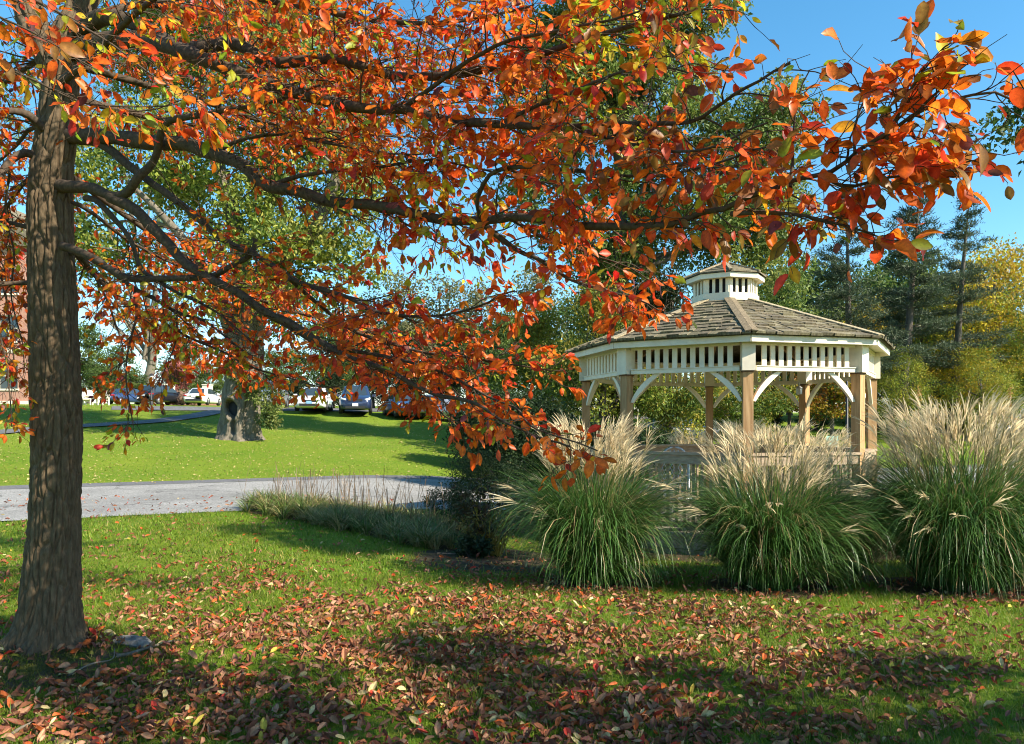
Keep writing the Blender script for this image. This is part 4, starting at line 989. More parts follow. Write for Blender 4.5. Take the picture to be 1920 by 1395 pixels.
shrub('low_fern', 'low dark green leafy plant under the withered perennial stems', at_px(880, 10.3), 0.32, 0.25, 0.13, 900, 0.07, [(0.02, 0.045, 0.02), (0.03, 0.06, 0.022)], 24, 5, seed=4)
shrub('yew_bush', 'large dark yew bush left of the gazebo behind the left grass clump', at_px(985, 21.5), 2.0, 1.6, 1.30, 26000, 0.10, DG, 90, 8, 'dark evergreen bushes behind the gazebo left side', seed=5)
shrub('yew_bush', 'mid green feathery bush behind the gazebo left posts', at_px(1130, 19.5), 1.25, 1.0, 1.0, 16000, 0.08, [(0.035, 0.07, 0.02), (0.05, 0.095, 0.028), (0.025, 0.05, 0.016)], 70, 8, 'dark evergreen bushes behind the gazebo left side', seed=6)
shrub('yew_bush', 'dark spreading bush farther back above the orange branch tip', at_px(930, 27.0), 1.8, 1.5, 1.5, 16000, 0.12, DG, 70, 8, 'dark evergreen bushes behind the gazebo left side', seed=7)
shrub('yew_bush', 'low dark bush behind the gazebo between the back posts', at_px(1215, 26.0), 1.5, 1.2, 0.85, 12000, 0.11, [(0.03, 0.06, 0.018), (0.05, 0.09, 0.025)], 60, 8, 'dark evergreen bushes behind the gazebo left side', seed=8)

# ------------------------------------------------------------------ trees
def limb_to(mb, a, b, r0, r1, sag=0.12, seed=None, n=6, K=7):
    a, b = np.asarray(a, float), np.asarray(b, float); d = b - a; L = np.linalg.norm(d)
    t = np.linspace(0, 1, K)[:, None]
    w = np.cumsum(rng.normal(0, 0.035 * L / math.sqrt(K), (K, 3)), 0); w -= w[-1] * t
    c = a + d * t + w + np.array([0, 0, sag * L]) * (4 * t * (1 - t)) * 0.5
    mb.tube(c, r0 + (r1 - r0) * t[:, 0] ** 0.8, n, caps=False)
    return c

def crown_mesh(cl, cr, nleaf, lsize, pal, rg, aspect=0.55, clumpcol=0.65, flat=1.0, upbias=0.6, jit=0.28):
    ncl = len(cl); wgt = cr ** 2; i = rg.choice(ncl, nleaf, p=wgt / wgt.sum())
    q = rg.normal(size=(nleaf, 3)); q = nrm(q) * (0.35 + 0.65 * rg.random((nleaf, 1)) ** 0.5) * rg.uniform(0.75, 1.15, (nleaf, 1))
    p = cl[i] + q * cr[i][:, None] * np.array([1, 1, flat])
    nn = nrm(q * 0.6 + rg.normal(size=(nleaf, 3)) * 0.7 + np.array([0, 0, upbias])); dd = rg.normal(size=(nleaf, 3)) + np.array([0, 0, -0.5])
    pal = np.array(pal); base = rg.integers(0, len(pal), ncl)
    ci = np.where(rg.random(nleaf) < clumpcol, base[i], rg.integers(0, len(pal), nleaf))
    tone = rg.uniform(0.8, 1.2, ncl)
    col = pal[ci] * tone[i][:, None] * rg.uniform(1 - jit, 1 + jit, (nleaf, 1))
    L_ = lsize * rg.uniform(0.65, 1.35, nleaf)
    V, F, cc = leaf_mesh(p, dd, nn, L_, L_ * aspect, col, False)
    return V, F, np.clip(cc, 0.003, 0.9)

def lobes(rg, spec, n):
    """cluster middles spread through ellipsoids (x, y, z, rx, ry, rz)"""
    spec = np.array(spec, float); vol = (spec[:, 3] * spec[:, 4] * spec[:, 5]) ** 0.75; i = rg.choice(len(spec), n, p=vol / vol.sum())
    q = nrm(rg.normal(size=(n, 3))) * (0.30 + 0.70 * rg.random((n, 1)) ** 0.45)
    return spec[i, :3] + q * spec[i, 3:]

def broadleaf(name, label, loc, height, tr, spec, ncl, crr, nleaf, lsize, pal, seed, group=None, fork=None, limbs=14, trunk_frac=0.55, lean=(0, 0), aspect=0.55, bark='far_bark', flat=0.8, custom_trunk=None, jit=0.28):
    """trunk with limbs reaching the leaf clumps, crown of many small leaves; coordinates relative to the base"""
    root = thing(name, label, 'tree', loc, 0, group)
    rg = np.random.default_rng(seed)
    cl = lobes(rg, spec, ncl); cr = crr * rg.uniform(0.6, 1.35, ncl)
    m = MB()
    top = np.array([lean[0], lean[1], height * trunk_frac])
    if custom_trunk is None:
        tz = np.linspace(0, 1, 12)[:, None]
        c = top * tz + np.array([0.0, 0, -0.15]) + np.cumsum(rg.normal(0, 0.03 * tr, (12, 3)), 0) * np.array([1, 1, 0])
        rad = tr * (1 - 0.5 * tz[:, 0]); rad[0] *= 1.5; rad[1] *= 1.1
        m.tube(c, rad, 14, caps=False)
        starts = [c[k] for k in range(5, 12)]
    else: starts = custom_trunk
    sel = rg.choice(ncl, min(limbs, ncl), replace=False)
    for k in sel:
        e = cl[k]; st = [p for p in starts if p[2] < e[2] - 0.1] or [starts[0]]
        a = st[int(rg.integers(max(0, len(st) - 4), len(st)))]
        c2 = limb_to(m, a, e, tr * rg.uniform(0.22, 0.40), tr * 0.06, 0.18, K=8)
        for z in range(3):
            j = rg.integers(3, 7); t2 = cl[rg.integers(0, ncl)]
            dv = t2 - c2[j]; dv = dv / max(np.linalg.norm(dv), 0.1) * min(np.linalg.norm(dv), crr * 2.6)
            limb_to(m, c2[j], c2[j] + dv, tr * 0.10, tr * 0.025, 0.1, n=5, K=5)
    m.build('trunk', M[bark], root, True)
    V, F, cc = crown_mesh(cl, cr, nleaf, lsize, pal, rg, aspect, flat=flat, jit=jit)
    link_mesh('crown', V, F, M['far_leaf'], cc, parent=root)
    return root

YG = [(0.21, 0.28, 0.045), (0.28, 0.33, 0.055), (0.36, 0.36, 0.075), (0.15, 0.22, 0.04)]
MG = [(0.075, 0.135, 0.028), (0.11, 0.175, 0.038), (0.15, 0.20, 0.045), (0.06, 0.105, 0.03)]
BG = [(0.05, 0.085, 0.04), (0.065, 0.105, 0.045), (0.085, 0.12, 0.05)]
YO = [(0.52, 0.42, 0.03), (0.62, 0.46, 0.035), (0.34, 0.36, 0.035), (0.50, 0.32, 0.025)]
OR = [(0.34, 0.15, 0.018), (0.28, 0.11, 0.02), (0.30, 0.20, 0.02)]
GY = [(0.17, 0.185, 0.075), (0.21, 0.205, 0.085), (0.15, 0.17, 0.07), (0.24, 0.21, 0.10)]

# the old hollow tree: a thick fluted trunk with an open hole, two great stems
def hollow_tree():
    b = ground_at(451, 822); d = b[1]; u = d / F_PX
    root = thing('hollow_tree', 'old thick trunked tree with a dark open hole at its base, standing on the lawn', 'tree', b)
    def rel(px, py, dd=0.0): return P(px, py, d + dd) - b
    spec = [(451, 850, 52), (451, 820, 38), (451, 800, 35), (453, 760, 33), (455, 720, 31), (458, 680, 29), (462, 640, 29), (466, 600, 30), (470, 565, 27)]
    q = catmull([(*rel(x, y), w * u) for x, y, w in spec], 130)
    hc = rel(444, 766); hr = np.array([0.44, 0.55]) * 0.95
    def hole(V):
        cen = np.stack([np.interp(V[..., 2], q[:, 2], q[:, 0]), np.interp(V[..., 2], q[:, 2], q[:, 1])], -1)
        dx = V[..., 0] - hc[0]; dz = V[..., 2] - hc[2]; front = V[..., 1] < cen[..., 1]
        e = np.sqrt((dx / 0.30 + dz * 0.5) ** 2 + (dz / 0.40) ** 2)
        slot = np.exp(-((dx - 0.10) / 0.10) ** 2) * sstep(-1.15, -0.9, dz) * (1 - sstep(-0.3, 0.1, dz))
        push = (1 - sstep(0.55, 1.0, e)) * 0.75 + slot * 0.30 - np.exp(-((e - 1.15) / 0.22) ** 2) * 0.11
        V[..., 1] += np.where(front, push, 0)
        return V
    fl = lambda th, a, r: max(0, 1.15 - a) ** 2 * (0.16 + 0.16 * math.cos(6 * th + 0.6)) + 0.07 * math.cos(5 * th + a * 1.2) + 0.04 * math.cos(9 * th - a)
    V, F = bark_trunk(q[:, :3], q[:, 3], 150, (5, 5, 1.6), 0.055, flare=fl, hole=hole)
    link_mesh('trunk', V, F, M['old_bark'], parent=root, smooth=True)
    m = MB(); m.lathe([(0.02, -0.5), (0.30, -0.45), (0.40, 0.0), (0.30, 0.4), (0.02, 0.45)], (hc[0] + 0.03, hc[1] * 0 + float(np.interp(hc[2], q[:, 2], q[:, 1])) + 0.05, hc[2]), 14); m.build('hollow', M['dark'], root)  # near-black body filling the hole, its colour stands in for the shade inside
    m = MB()
    st = []
    for pts in ([(470, 600, 24, 0), (480, 560, 22, -.3), (500, 520, 20, -.6), (540, 470, 17, -1), (575, 440, 15, -1.5), (600, 405, 13, -2), (640, 300, 9, -2), (660, 180, 5, -2)],
                [(466, 610, 24, 0), (462, 560, 22, .3), (452, 490, 20, .6), (440, 420, 18, .8), (420, 350, 16, 1), (400, 280, 14, 1.5), (380, 200, 10, 2), (370, 90, 6, 2)],
                [(455, 700, 14, -.3), (410, 560, 12, -.8), (360, 470, 9, -1.5), (300, 400, 7, -2), (240, 340, 4, -2)],
                [(450, 500, 13, .5), (500, 400, 12, 1), (520, 280, 10, 2), (530, 120, 6, 2), (540, -20, 3, 2)]):
        c = catmull([(*rel(x, y, dd), w * u) for x, y, w, dd in pts], 26); m.tube(c[:, :3], c[:, 3] * 0.9, 12, caps=False); st += [c[k, :3] for k in range(6, 26, 3)]
    rg = np.random.default_rng(5)
    lob = [(*rel(x, y, dd), rx * u, ry, rz * u) for x, y, dd, rx, ry, rz in ((300, 60, 1, 130, 3.5, 130), (470, -40, 0, 170, 4.5, 120), (560, 170, -1, 120, 3.5, 120), (640, 330, -1.5, 75, 2.2, 90), (590, 440, -1.5, 90, 2.2, 55), (430, 330, 0, 130, 3.5, 90), (250, 300, -0.5, 110, 3, 100), (670, 470, -1, 45, 1.6, 45), (200, 470, 0, 80, 2.4, 70), (500, 560, 1, 80, 2, 50), (470, 450, -2.4, 130, 1.2, 90), (560, 520, -2.2, 90, 1.0, 60), (380, 540, -2.0, 90, 1.0, 60))]
    cl = lobes(rg, lob, 300); cr = 1.15 * rg.uniform(0.5, 1.35, 300)
    for k in rg.choice(300, 40, replace=False):
        a = min(st, key=lambda p: np.linalg.norm(p - cl[k]) + (3 if p[2] > cl[k][2] else 0)); limb_to(m, a, cl[k], 0.09, 0.025, 0.1, n=6)
    m.build('limb', M['old_bark'], root, True)
    V, F, cc = crown_mesh(cl, cr, 56000, 0.20, YG, rg, 0.6, flat=0.7)
    link_mesh('crown', V, F, M['far_leaf'], cc, parent=root)
    # leafy shoots sprouting from the lower trunk
    cl = np.array([rel(x, y, dd) for x, y, dd in ((470, 735, -.9), (490, 750, -1), (505, 770, -1), (512, 790, -.9), (460, 715, -.8), (440, 700, -.8), (480, 720, -1.0), (520, 740, -.8), (500, 730, -.6), (520, 760, -.7), (495, 785, -1))])
    V, F, cc = crown_mesh(cl, np.full(len(cl), 0.34), 2600, 0.12, [(0.14, 0.19, 0.04), (0.20, 0.23, 0.06), (0.10, 0.15, 0.04)], rg, 0.5)
    link_mesh('sprouts', V, F, M['far_leaf'], cc, parent=root)
hollow_tree()

# second old tree behind on the left, with a leaning pale trunk
b = ground_at(272, 752); d_ = b[1]; u_ = d_ / F_PX
def rel_(px, py, dd=0.0): return P(px, py, d_ + dd) - b
broadleaf('shade_tree', 'tall pale trunked shade tree on the lawn left of the hollow tree', b, 16, 13 * u_,
    [(*rel_(x, y, dd), rx * u_, ry, rz * u_) for x, y, dd, rx, ry, rz in ((250, 330, 0, 150, 4, 130), (90, 300, 0, 120, 4, 150), (380, 520, -1, 90, 2.5, 80), (160, 520, 0, 120, 3, 70), (350, 620, -1, 60, 2, 40), (270, 560, -2.5, 120, 1.2, 80), (20, 120, 0, 140, 4, 120), (230, 120, 1, 150, 4, 120))],
    190, 1.1, 48000, 0.25, YG + MG[:2], 6, lean=(1.6, 0), limbs=18, bark='old_bark')

# tall bright tree behind the gazebo, its edge cut against the blue sky
b = on_ground((1165 - CX) / F_PX * 31.0, 31.0); d_ = 31.0; u_ = d_ / F_PX
def rel_(px, py, dd=0.0): return P(px, py, d_ + dd) - b
broadleaf('tall_maple', 'tall light green tree rising behind the gazebo to the top of the picture', b, 24, 0.42,
    [(*rel_(x, y, dd), rx * u_, ry, rz * u_) for x, y, dd, rx, ry, rz in ((1150, 40, 0, 150, 3.5, 150), (1290, -20, 0, 90, 2.5, 90), (1060, 180, 0, 120, 3, 140), (1230, 220, 0, 90, 3, 130), (1400, 270, -1, 85, 2.2, 75), (1465, 215, -1, 62, 1.8, 55), (1340, 400, -1, 90, 2.4, 90), (1150, 420, 0, 90, 2.5, 100), (1440, 400, 0, 70, 2, 80), (1420, 520, 0, 75, 2, 60), (1010, 380, 1, 60, 2, 80))],
    300, 0.85, 80000, 0.19, [(0.15, 0.22, 0.045), (0.20, 0.25, 0.055), (0.115, 0.18, 0.05), (0.25, 0.275, 0.07)], 7, limbs=26, trunk_frac=0.6, aspect=0.5, flat=0.85)
b = on_ground((1240 - CX) / F_PX * 36.0, 36.0); d_ = 36.0; u_ = d_ / F_PX
broadleaf('dark_spruce', 'dark dense evergreen rising behind the gazebo cupola', b, 11, 0.28,
    [(*rel_(x, y, dd), rx * u_, ry, rz * u_) for x, y, dd, rx, ry, rz in ((1240, 470, 0, 55, 1.3, 90), (1235, 590, 0, 80, 1.8, 70), (1150, 560, 0, 60, 1.8, 80))],
    90, 0.75, 15000, 0.20, [(0.025, 0.05, 0.022), (0.035, 0.065, 0.028), (0.05, 0.085, 0.03)], 8, aspect=0.35)

# pines: bare lower stems, ragged whorls of grey green needle sprays
def pine(name, label, base, apex, tr, seed, group, first=0.22, reach=0.24, dens=1.15, pal=((0.065, 0.10, 0.055), (0.085, 0.12, 0.065), (0.115, 0.145, 0.08), (0.05, 0.08, 0.048))):
    root = thing(name, label, 'tree', base, 0, group); rg = np.random.default_rng(seed)
    ap = apex - base; Hh = ap[2]
    m = MB(); t = np.linspace(0, 1, 16)[:, None]
    c = ap * t + np.stack([np.sin(t[:, 0] * 5 + seed) * 0.12, t[:, 0] * 0, t[:, 0] * 0], -1) * (1 - t) * 1.0
    c[0, 2] -= 0.2
    m.tube(c, tr * (1 - t[:, 0]) ** 0.85 + 0.015, 10, caps=False)
    PB, DB = [], []
    z = first
    while z < 0.985:
        nb = int(rg.integers(3, 6))
        for k in range(nb):
            if rg.random() < 0.12 + 0.25 * (z < first + 0.12): continue
            a = rg.uniform(0, 6.283); ln = Hh * reach * (1 - z) ** 0.78 * rg.uniform(0.4, 1.2) + 0.15
            p0 = np.array([np.interp(z, t[:, 0], c[:, i]) for i in range(3)])
            rise = 0.15 + 0.75 * (z ** 2) + rg.normal(0, 0.12)
            dv = np.array([math.cos(a), math.sin(a), rise - 0.10]); K = 6; s = np.linspace(0, 1, K)[:, None]
            bc = p0 + dv * ln * s + np.array([0, 0, -0.20 * ln]) * s ** 2 + np.array([0, 0, 0.16 * ln]) * s ** 4
            m.tube(bc, np.linspace(0.035 * tr / 0.3 * (1.2 - z), 0.008, K), 5, caps=False)
            nt = int(5 + ln * 5.0)
            for q in range(nt):
                f = 0.25 + 0.75 * rg.random(); j = min(K - 2, int(f * (K - 1))); pp = bc[j] + (bc[j + 1] - bc[j]) * (f * (K - 1) - j)
                sd = np.array([-math.sin(a), math.cos(a), 0]) * rg.normal(0, 0.24 * ln * (1.1 - 0.6 * f)); PB.append(pp + sd + np.array([0, 0, rg.normal(0.05, 0.05)])); DB.append(nrm(dv * 0.6 + sd + np.array([0, 0, 0.25])))
        z += rg.uniform(0.024, 0.044)
    m.build('trunk', M['far_bark'], root, True)
    PB, DB = np.array(PB), np.array(DB); nn = int(15 * dens)
    p = np.repeat(PB, nn, 0); p = p + rg.normal(size=p.shape) * np.array([0.22, 0.22, 0.06])
    dd = np.repeat(DB, nn, 0) + 0.75 * rg.normal(size=p.shape)
    L_ = 0.30 * rg.uniform(0.6, 1.3, len(p))
    pal = np.array(pal); col = pal[np.repeat(rg.integers(0, len(pal), len(PB)), nn)] * rg.uniform(0.75, 1.25, (len(p), 1))
    V, F, cc = leaf_mesh(p, dd, rg.normal(size=p.shape) + np.array([0, 0, 0.8]), L_, np.full(len(p), 0.05), col, False)
    link_mesh('crown', V, F, M['needle'], cc, parent=root)
def pine_px(label, bx, ax, ay, d, tr, seed, name='pine_tree', **k):
    b = on_ground((bx - CX) / F_PX * d, d); return pine(name, label, b, P(ax, ay, d), tr, seed, 'tall pines beyond the gazebo', **k)
pine_px('tall pointed pine rising just right of the gazebo roof against the sky', 1683, 1727, 335, 48.0, 0.33, 31, first=0.30)
pine_px('pointed pine in front of the yellow trees, second right of the gazebo', 1779, 1818, 366, 50.0, 0.30, 32, first=0.24)
pine_px('broad pine with open limbs behind the gazebo roof right slope', 1597, 1588, 380, 47.0, 0.30, 33, first=0.30, reach=0.26)
pine_px('leaning slim pine with forked dark stem between the gazebo and the tall pine', 1668, 1690, 540, 52.0, 0.24, 34, first=0.25, reach=0.3)

# trees of the far edge: one of each kind, then copies of it
def far_kind(name, seed, pal, h=12.0, w=4.6, nl=9000, ls=0.30, label='', group=None, sparse=1.0, ncl=70, tr=0.26):
    spec = [(0, 0, h * 0.62, w * 0.8, w * 0.8, h * 0.30), (w * 0.35, 0.3, h * 0.45, w * 0.6, w * 0.6, h * 0.2), (-w * 0.4, -0.3, h * 0.5, w * 0.55, w * 0.6, h * 0.2), (0.2, 0, h * 0.84, w * 0.42, w * 0.42, h * 0.16), (-0.1, 0.1, h * 0.28, w * 0.6, w * 0.6, h * 0.12)]
    return broadleaf(name, label, (0, 0, 0), h, tr, spec, ncl, w * 0.24 * sparse, nl, ls, pal, seed, group, limbs=16)
def place(kind, lst, group):
    first = True
    for px, top, d, label, wd in lst:
        x = (px - CX) / F_PX * d; g = on_ground(x, d); hh = EYE - (top - HY) / F_PX * d - g[2]
        s = hh / kind['h']
        if first:
            o = kind['o']; o.location = g; o.scale = (s * wd, s * wd, s); o['label'] = label; o['group'] = group; first = False
        else: o = dup(kind['o'], g, rng.uniform(0, 6.28), label, group, (s * wd, s * wd, s))
def kind_of(name, seed, pal, group, **k): return {'o': far_kind(name, seed, pal, label='tree', group=group, **k), 'h': k.get('h', 12.0)}
G1 = 'yellow autumn trees beyond the gazebo'
place(kind_of('yellow_maple', 41, YO, G1, nl=12000, ls=0.20, ncl=110), [
    (1872, 432, 58, 'golden yellow maple behind the second pine at the right edge', 0.95),
    (1640, 545, 60, 'yellow maple just behind the right end of the gazebo roof', 0.9),
    (1810, 640, 50, 'low yellow tree under the second pine', 1.3)], G1)
place(kind_of('olive_maple', 61, [(0.26, 0.29, 0.035), (0.40, 0.36, 0.035), (0.14, 0.21, 0.03), (0.20, 0.25, 0.03)], G1, nl=13000, ls=0.20, ncl=110), [
    (1742, 520, 61, 'yellow green maple glowing between the two pointed pines', 1.0), (1975, 520, 54, 'yellow olive maple half cut by the right picture edge', 0.9),
    (1690, 655, 46, 'yellow green sapling in front of the tall pine, right of the gazebo', 1.0), (1840, 650, 47, 'yellow green tree in front of the pointed pine', 1.1)], G1)
G2 = 'orange tinged trees seen through the gazebo'
place(kind_of('orange_maple', 42, OR + YO[:1] + MG[:1], G2, nl=11000, ls=0.28), [
    (1560, 640, 44, 'small orange brown tree seen through the right side of the gazebo', 1.1),
    (1905, 640, 62, 'orange brown tree above the stone archway', 1.2),
    (1480, 660, 50, 'small russet tree between the gazebo back posts', 1.2)], G2)
G3 = 'yellow green trees behind the gazebo left side'
place(kind_of('young_maple', 43, [(0.17, 0.23, 0.03), (0.24, 0.26, 0.036), (0.10, 0.16, 0.028), (0.34, 0.28, 0.04)], G3, h=9.0, w=4.0, nl=15000, ls=0.19), [
    (1130, 530, 29, 'bushy yellow green tree left of the gazebo roof, nearest of its row', 0.95),
    (1255, 610, 30, 'yellow green tree seen through the left opening of the gazebo', 1.0),
    (1010, 575, 38, 'olive green tree left of the bushy yellow green tree', 1.0),
    (1395, 640, 34, 'bright green tree seen through the middle of the gazebo', 1.1)], G3)
G4 = 'grey green woods on the horizon'
place(kind_of('hazy_tree', 44, GY, G4, h=14.0, w=5.2, nl=8000, ls=0.34, sparse=1.0), [
    (745, 512, 88, 'thin olive grey tree on the skyline, leftmost under the blue gap', 1.1),
    (825, 520, 86, 'thin olive grey tree on the skyline under the middle of the blue gap', 1.1),
    (890, 530, 84, 'thin grey tree on the skyline right of the blue gap', 1.1),
    (680, 560, 90, 'grey green tree behind the parked cars row, under the thin branch', 1.2),
    (1010, 500, 80, 'grey olive tree behind the tall maple left edge', 1.0),
    (1900, 470, 95, 'pale grey olive tree behind the yellow maple at the right', 1.0),
    (1330, 560, 85, 'hazy tree far behind the gazebo cupola', 1.1),
    (1480, 540, 85, 'hazy tree far behind the gazebo roof right slope', 1.1),
    (1560, 560, 90, 'hazy tree far behind the broad pine', 1.1),
    (1700, 590, 90, 'hazy tree far behind the tall pine', 1.2),
    (1810, 560, 90, 'hazy tree far behind the pointed pine', 1.2)], G4)
G5 = 'green trees around the parking lot'
place(kind_of('lot_tree', 45, MG, G5, h=10.0, w=4.6, nl=9000, ls=0.28), [
    (610, 600, 66, 'green tree behind the white parked car', 1.1),
    (940, 590, 50, 'mid green tree beside the dark lamp post', 0.9),
    (860, 610, 60, 'green tree behind the silver parked car', 1.1),
    (395, 690, 84, 'low green tree beyond the white car seen from behind', 1.6),
    (190, 690, 82, 'low green tree behind the white garden chairs', 1.7),
    (255, 700, 90, 'low distant tree between the chairs and the blue car', 1.6),
    (520, 660, 78, 'green tree far behind the hollow tree', 1.4),
    (1450, 515, 62, 'green tree behind the gazebo roof, second from the cupola', 1.0), (1540, 490, 66, 'tall green tree behind the broad pine', 1.0), (1625, 520, 68, 'green tree between the broad pine and the tall pine', 1.0),
    (1690, 470, 72, 'tall green tree directly behind the tall pine', 0.9), (1765, 520, 66, 'green tree between the two pointed pines', 1.0), (1840, 520, 76, 'green tree behind the pointed pine', 1.0), (1100, 560, 62, 'green tree far behind the gazebo roof left end', 1.1), (1210, 540, 64, 'green tree far behind the dark spruce', 1.1),
    (168, 610, 88, 'pale green tree on the skyline just right of the front trunk', 1.1), (225, 650, 92, 'green tree on the skyline behind the pale leaning trunk', 1.1), (350, 640, 92, 'green tree on the skyline left of the hollow tree', 1.1),
    (90, 660, 95, 'green tree beside the brick building', 1.4), (450, 680, 95, 'low green tree seen right at the hollow tree', 1.5), (330, 705, 99, 'low green tree far behind the black hatchback', 1.5)], G5)
b = at_px(328, 84)
far_red = broadleaf('red_maple', 'small rose pink tree far off on the left beyond the parked cars', b, 5.0, 0.12, [(0, 0, 3.0, 2.2, 2.2, 1.6), (0.4, 0, 4.0, 1.4, 1.4, 0.9)], 30, 0.7, 2600, 0.24, [(0.36, 0.12, 0.10), (0.30, 0.10, 0.09)], 46)
# dark hedge of evergreens behind the cars
G6 = 'dark evergreens behind the parked cars'
def hedge_kind():
    return {'o': broadleaf('hedge_evergreen', 'evergreen', (0, 0, 0), 5.0, 0.16, [(0, 0, 1.6, 1.7, 1.3, 1.5), (0.2, 0, 3.0, 1.4, 1.1, 1.3), (0, 0, 4.2, 0.9, 0.8, 0.8)], 60, 0.6, 7000, 0.20, [(0.020, 0.040, 0.016), (0.032, 0.058, 0.020), (0.045, 0.075, 0.026)], 47, G6, limbs=8, aspect=0.4), 'h': 5.0}
place(hedge_kind(), [
    (555, 700, 53, 'dark evergreen behind the silver and white cars', 1.3), (625, 690, 53, 'dark evergreen between the white car and the navy car', 1.3),
    (700, 680, 53, 'dark evergreen behind the navy car', 1.3), (765, 685, 52, 'dark evergreen behind the dark blue car', 1.3), (840, 690, 52, 'dark evergreen behind the silver car', 1.3),
    (905, 700, 50, 'dark evergreen right of the silver car', 1.3), (480, 700, 56, 'dark evergreen just right of the hollow tree', 1.2), (1290, 735, 48, 'dark evergreen behind the gazebo near the dark car', 1.6), (1350, 745, 50, 'dark evergreen behind the gazebo middle', 1.6),
    (1440, 745, 52, 'dark evergreen behind the gazebo right of its back post', 1.6), (1530, 745, 54, 'dark evergreen behind the gazebo right opening', 1.6), (1620, 735, 54, 'dark evergreen at the gazebo right corner', 1.6), (1710, 725, 56, 'dark evergreen under the tall pine', 1.7), (1800, 720, 57, 'dark evergreen under the pointed pine', 1.7), (1860, 740, 60, 'dark evergreen left of the stone archway', 1.5),
    (1050, 720, 45, 'dark evergreen left of the gazebo far behind', 1.4)], G6)
# trees that stand outside the right edge: they shade the foreground, one bough hangs into view
G7 = 'oaks just outside the right picture edge'
def oak(label, loc, spec, ncl, cr, nl, seed, h, tr=0.25, ls=0.16):
    return broadleaf('oak_tree', label, loc, h, tr, spec, ncl, cr, nl, ls, [(0.04, 0.08, 0.02), (0.06, 0.11, 0.026), (0.08, 0.12, 0.03)], seed, G7, limbs=16)
oak('oak whose dark green bough hangs into the upper right corner of the sky', on_ground(14.2, 15.6), [(-1.6, -0.8, 8.2, 2.6, 2.4, 1.6), (0.6, 0.5, 8.8, 3.2, 3, 2.2), (-4.6, -1.0, 6.9, 0.75, 0.9, 0.8), (-4.55, -1.0, 6.6, 0.7, 0.9, 0.6), (-4.38, -1.0, 6.9, 0.8, 0.9, 0.75), (-4.2, -1.0, 7.2, 0.85, 0.9, 0.6), (-3.4, -0.8, 7.6, 1.0, 1.0, 0.6), (0, 0, 11, 2.5, 2.5, 1.8)], 130, 0.55, 22000, 51, 12, ls=0.13)
oak('oak outside the right edge that shades the near lawn', on_ground(10.2, -1.6), [(-0.9, 0.5, 6.4, 4.0, 2.5, 2.2), (0.4, -0.4, 8.0, 3.4, 2.4, 1.5)], 66, 0.42, 7600, 52, 10)
oak('slender oak outside the right edge that shades the lawn by the border grass', on_ground(9.9, 5.3), [(0, 0.1, 9.9, 1.5, 1.5, 1.0), (-0.3, -0.2, 8.9, 1.2, 1.0, 0.7)], 30, 0.6, 8500, 53, 11, tr=0.10)

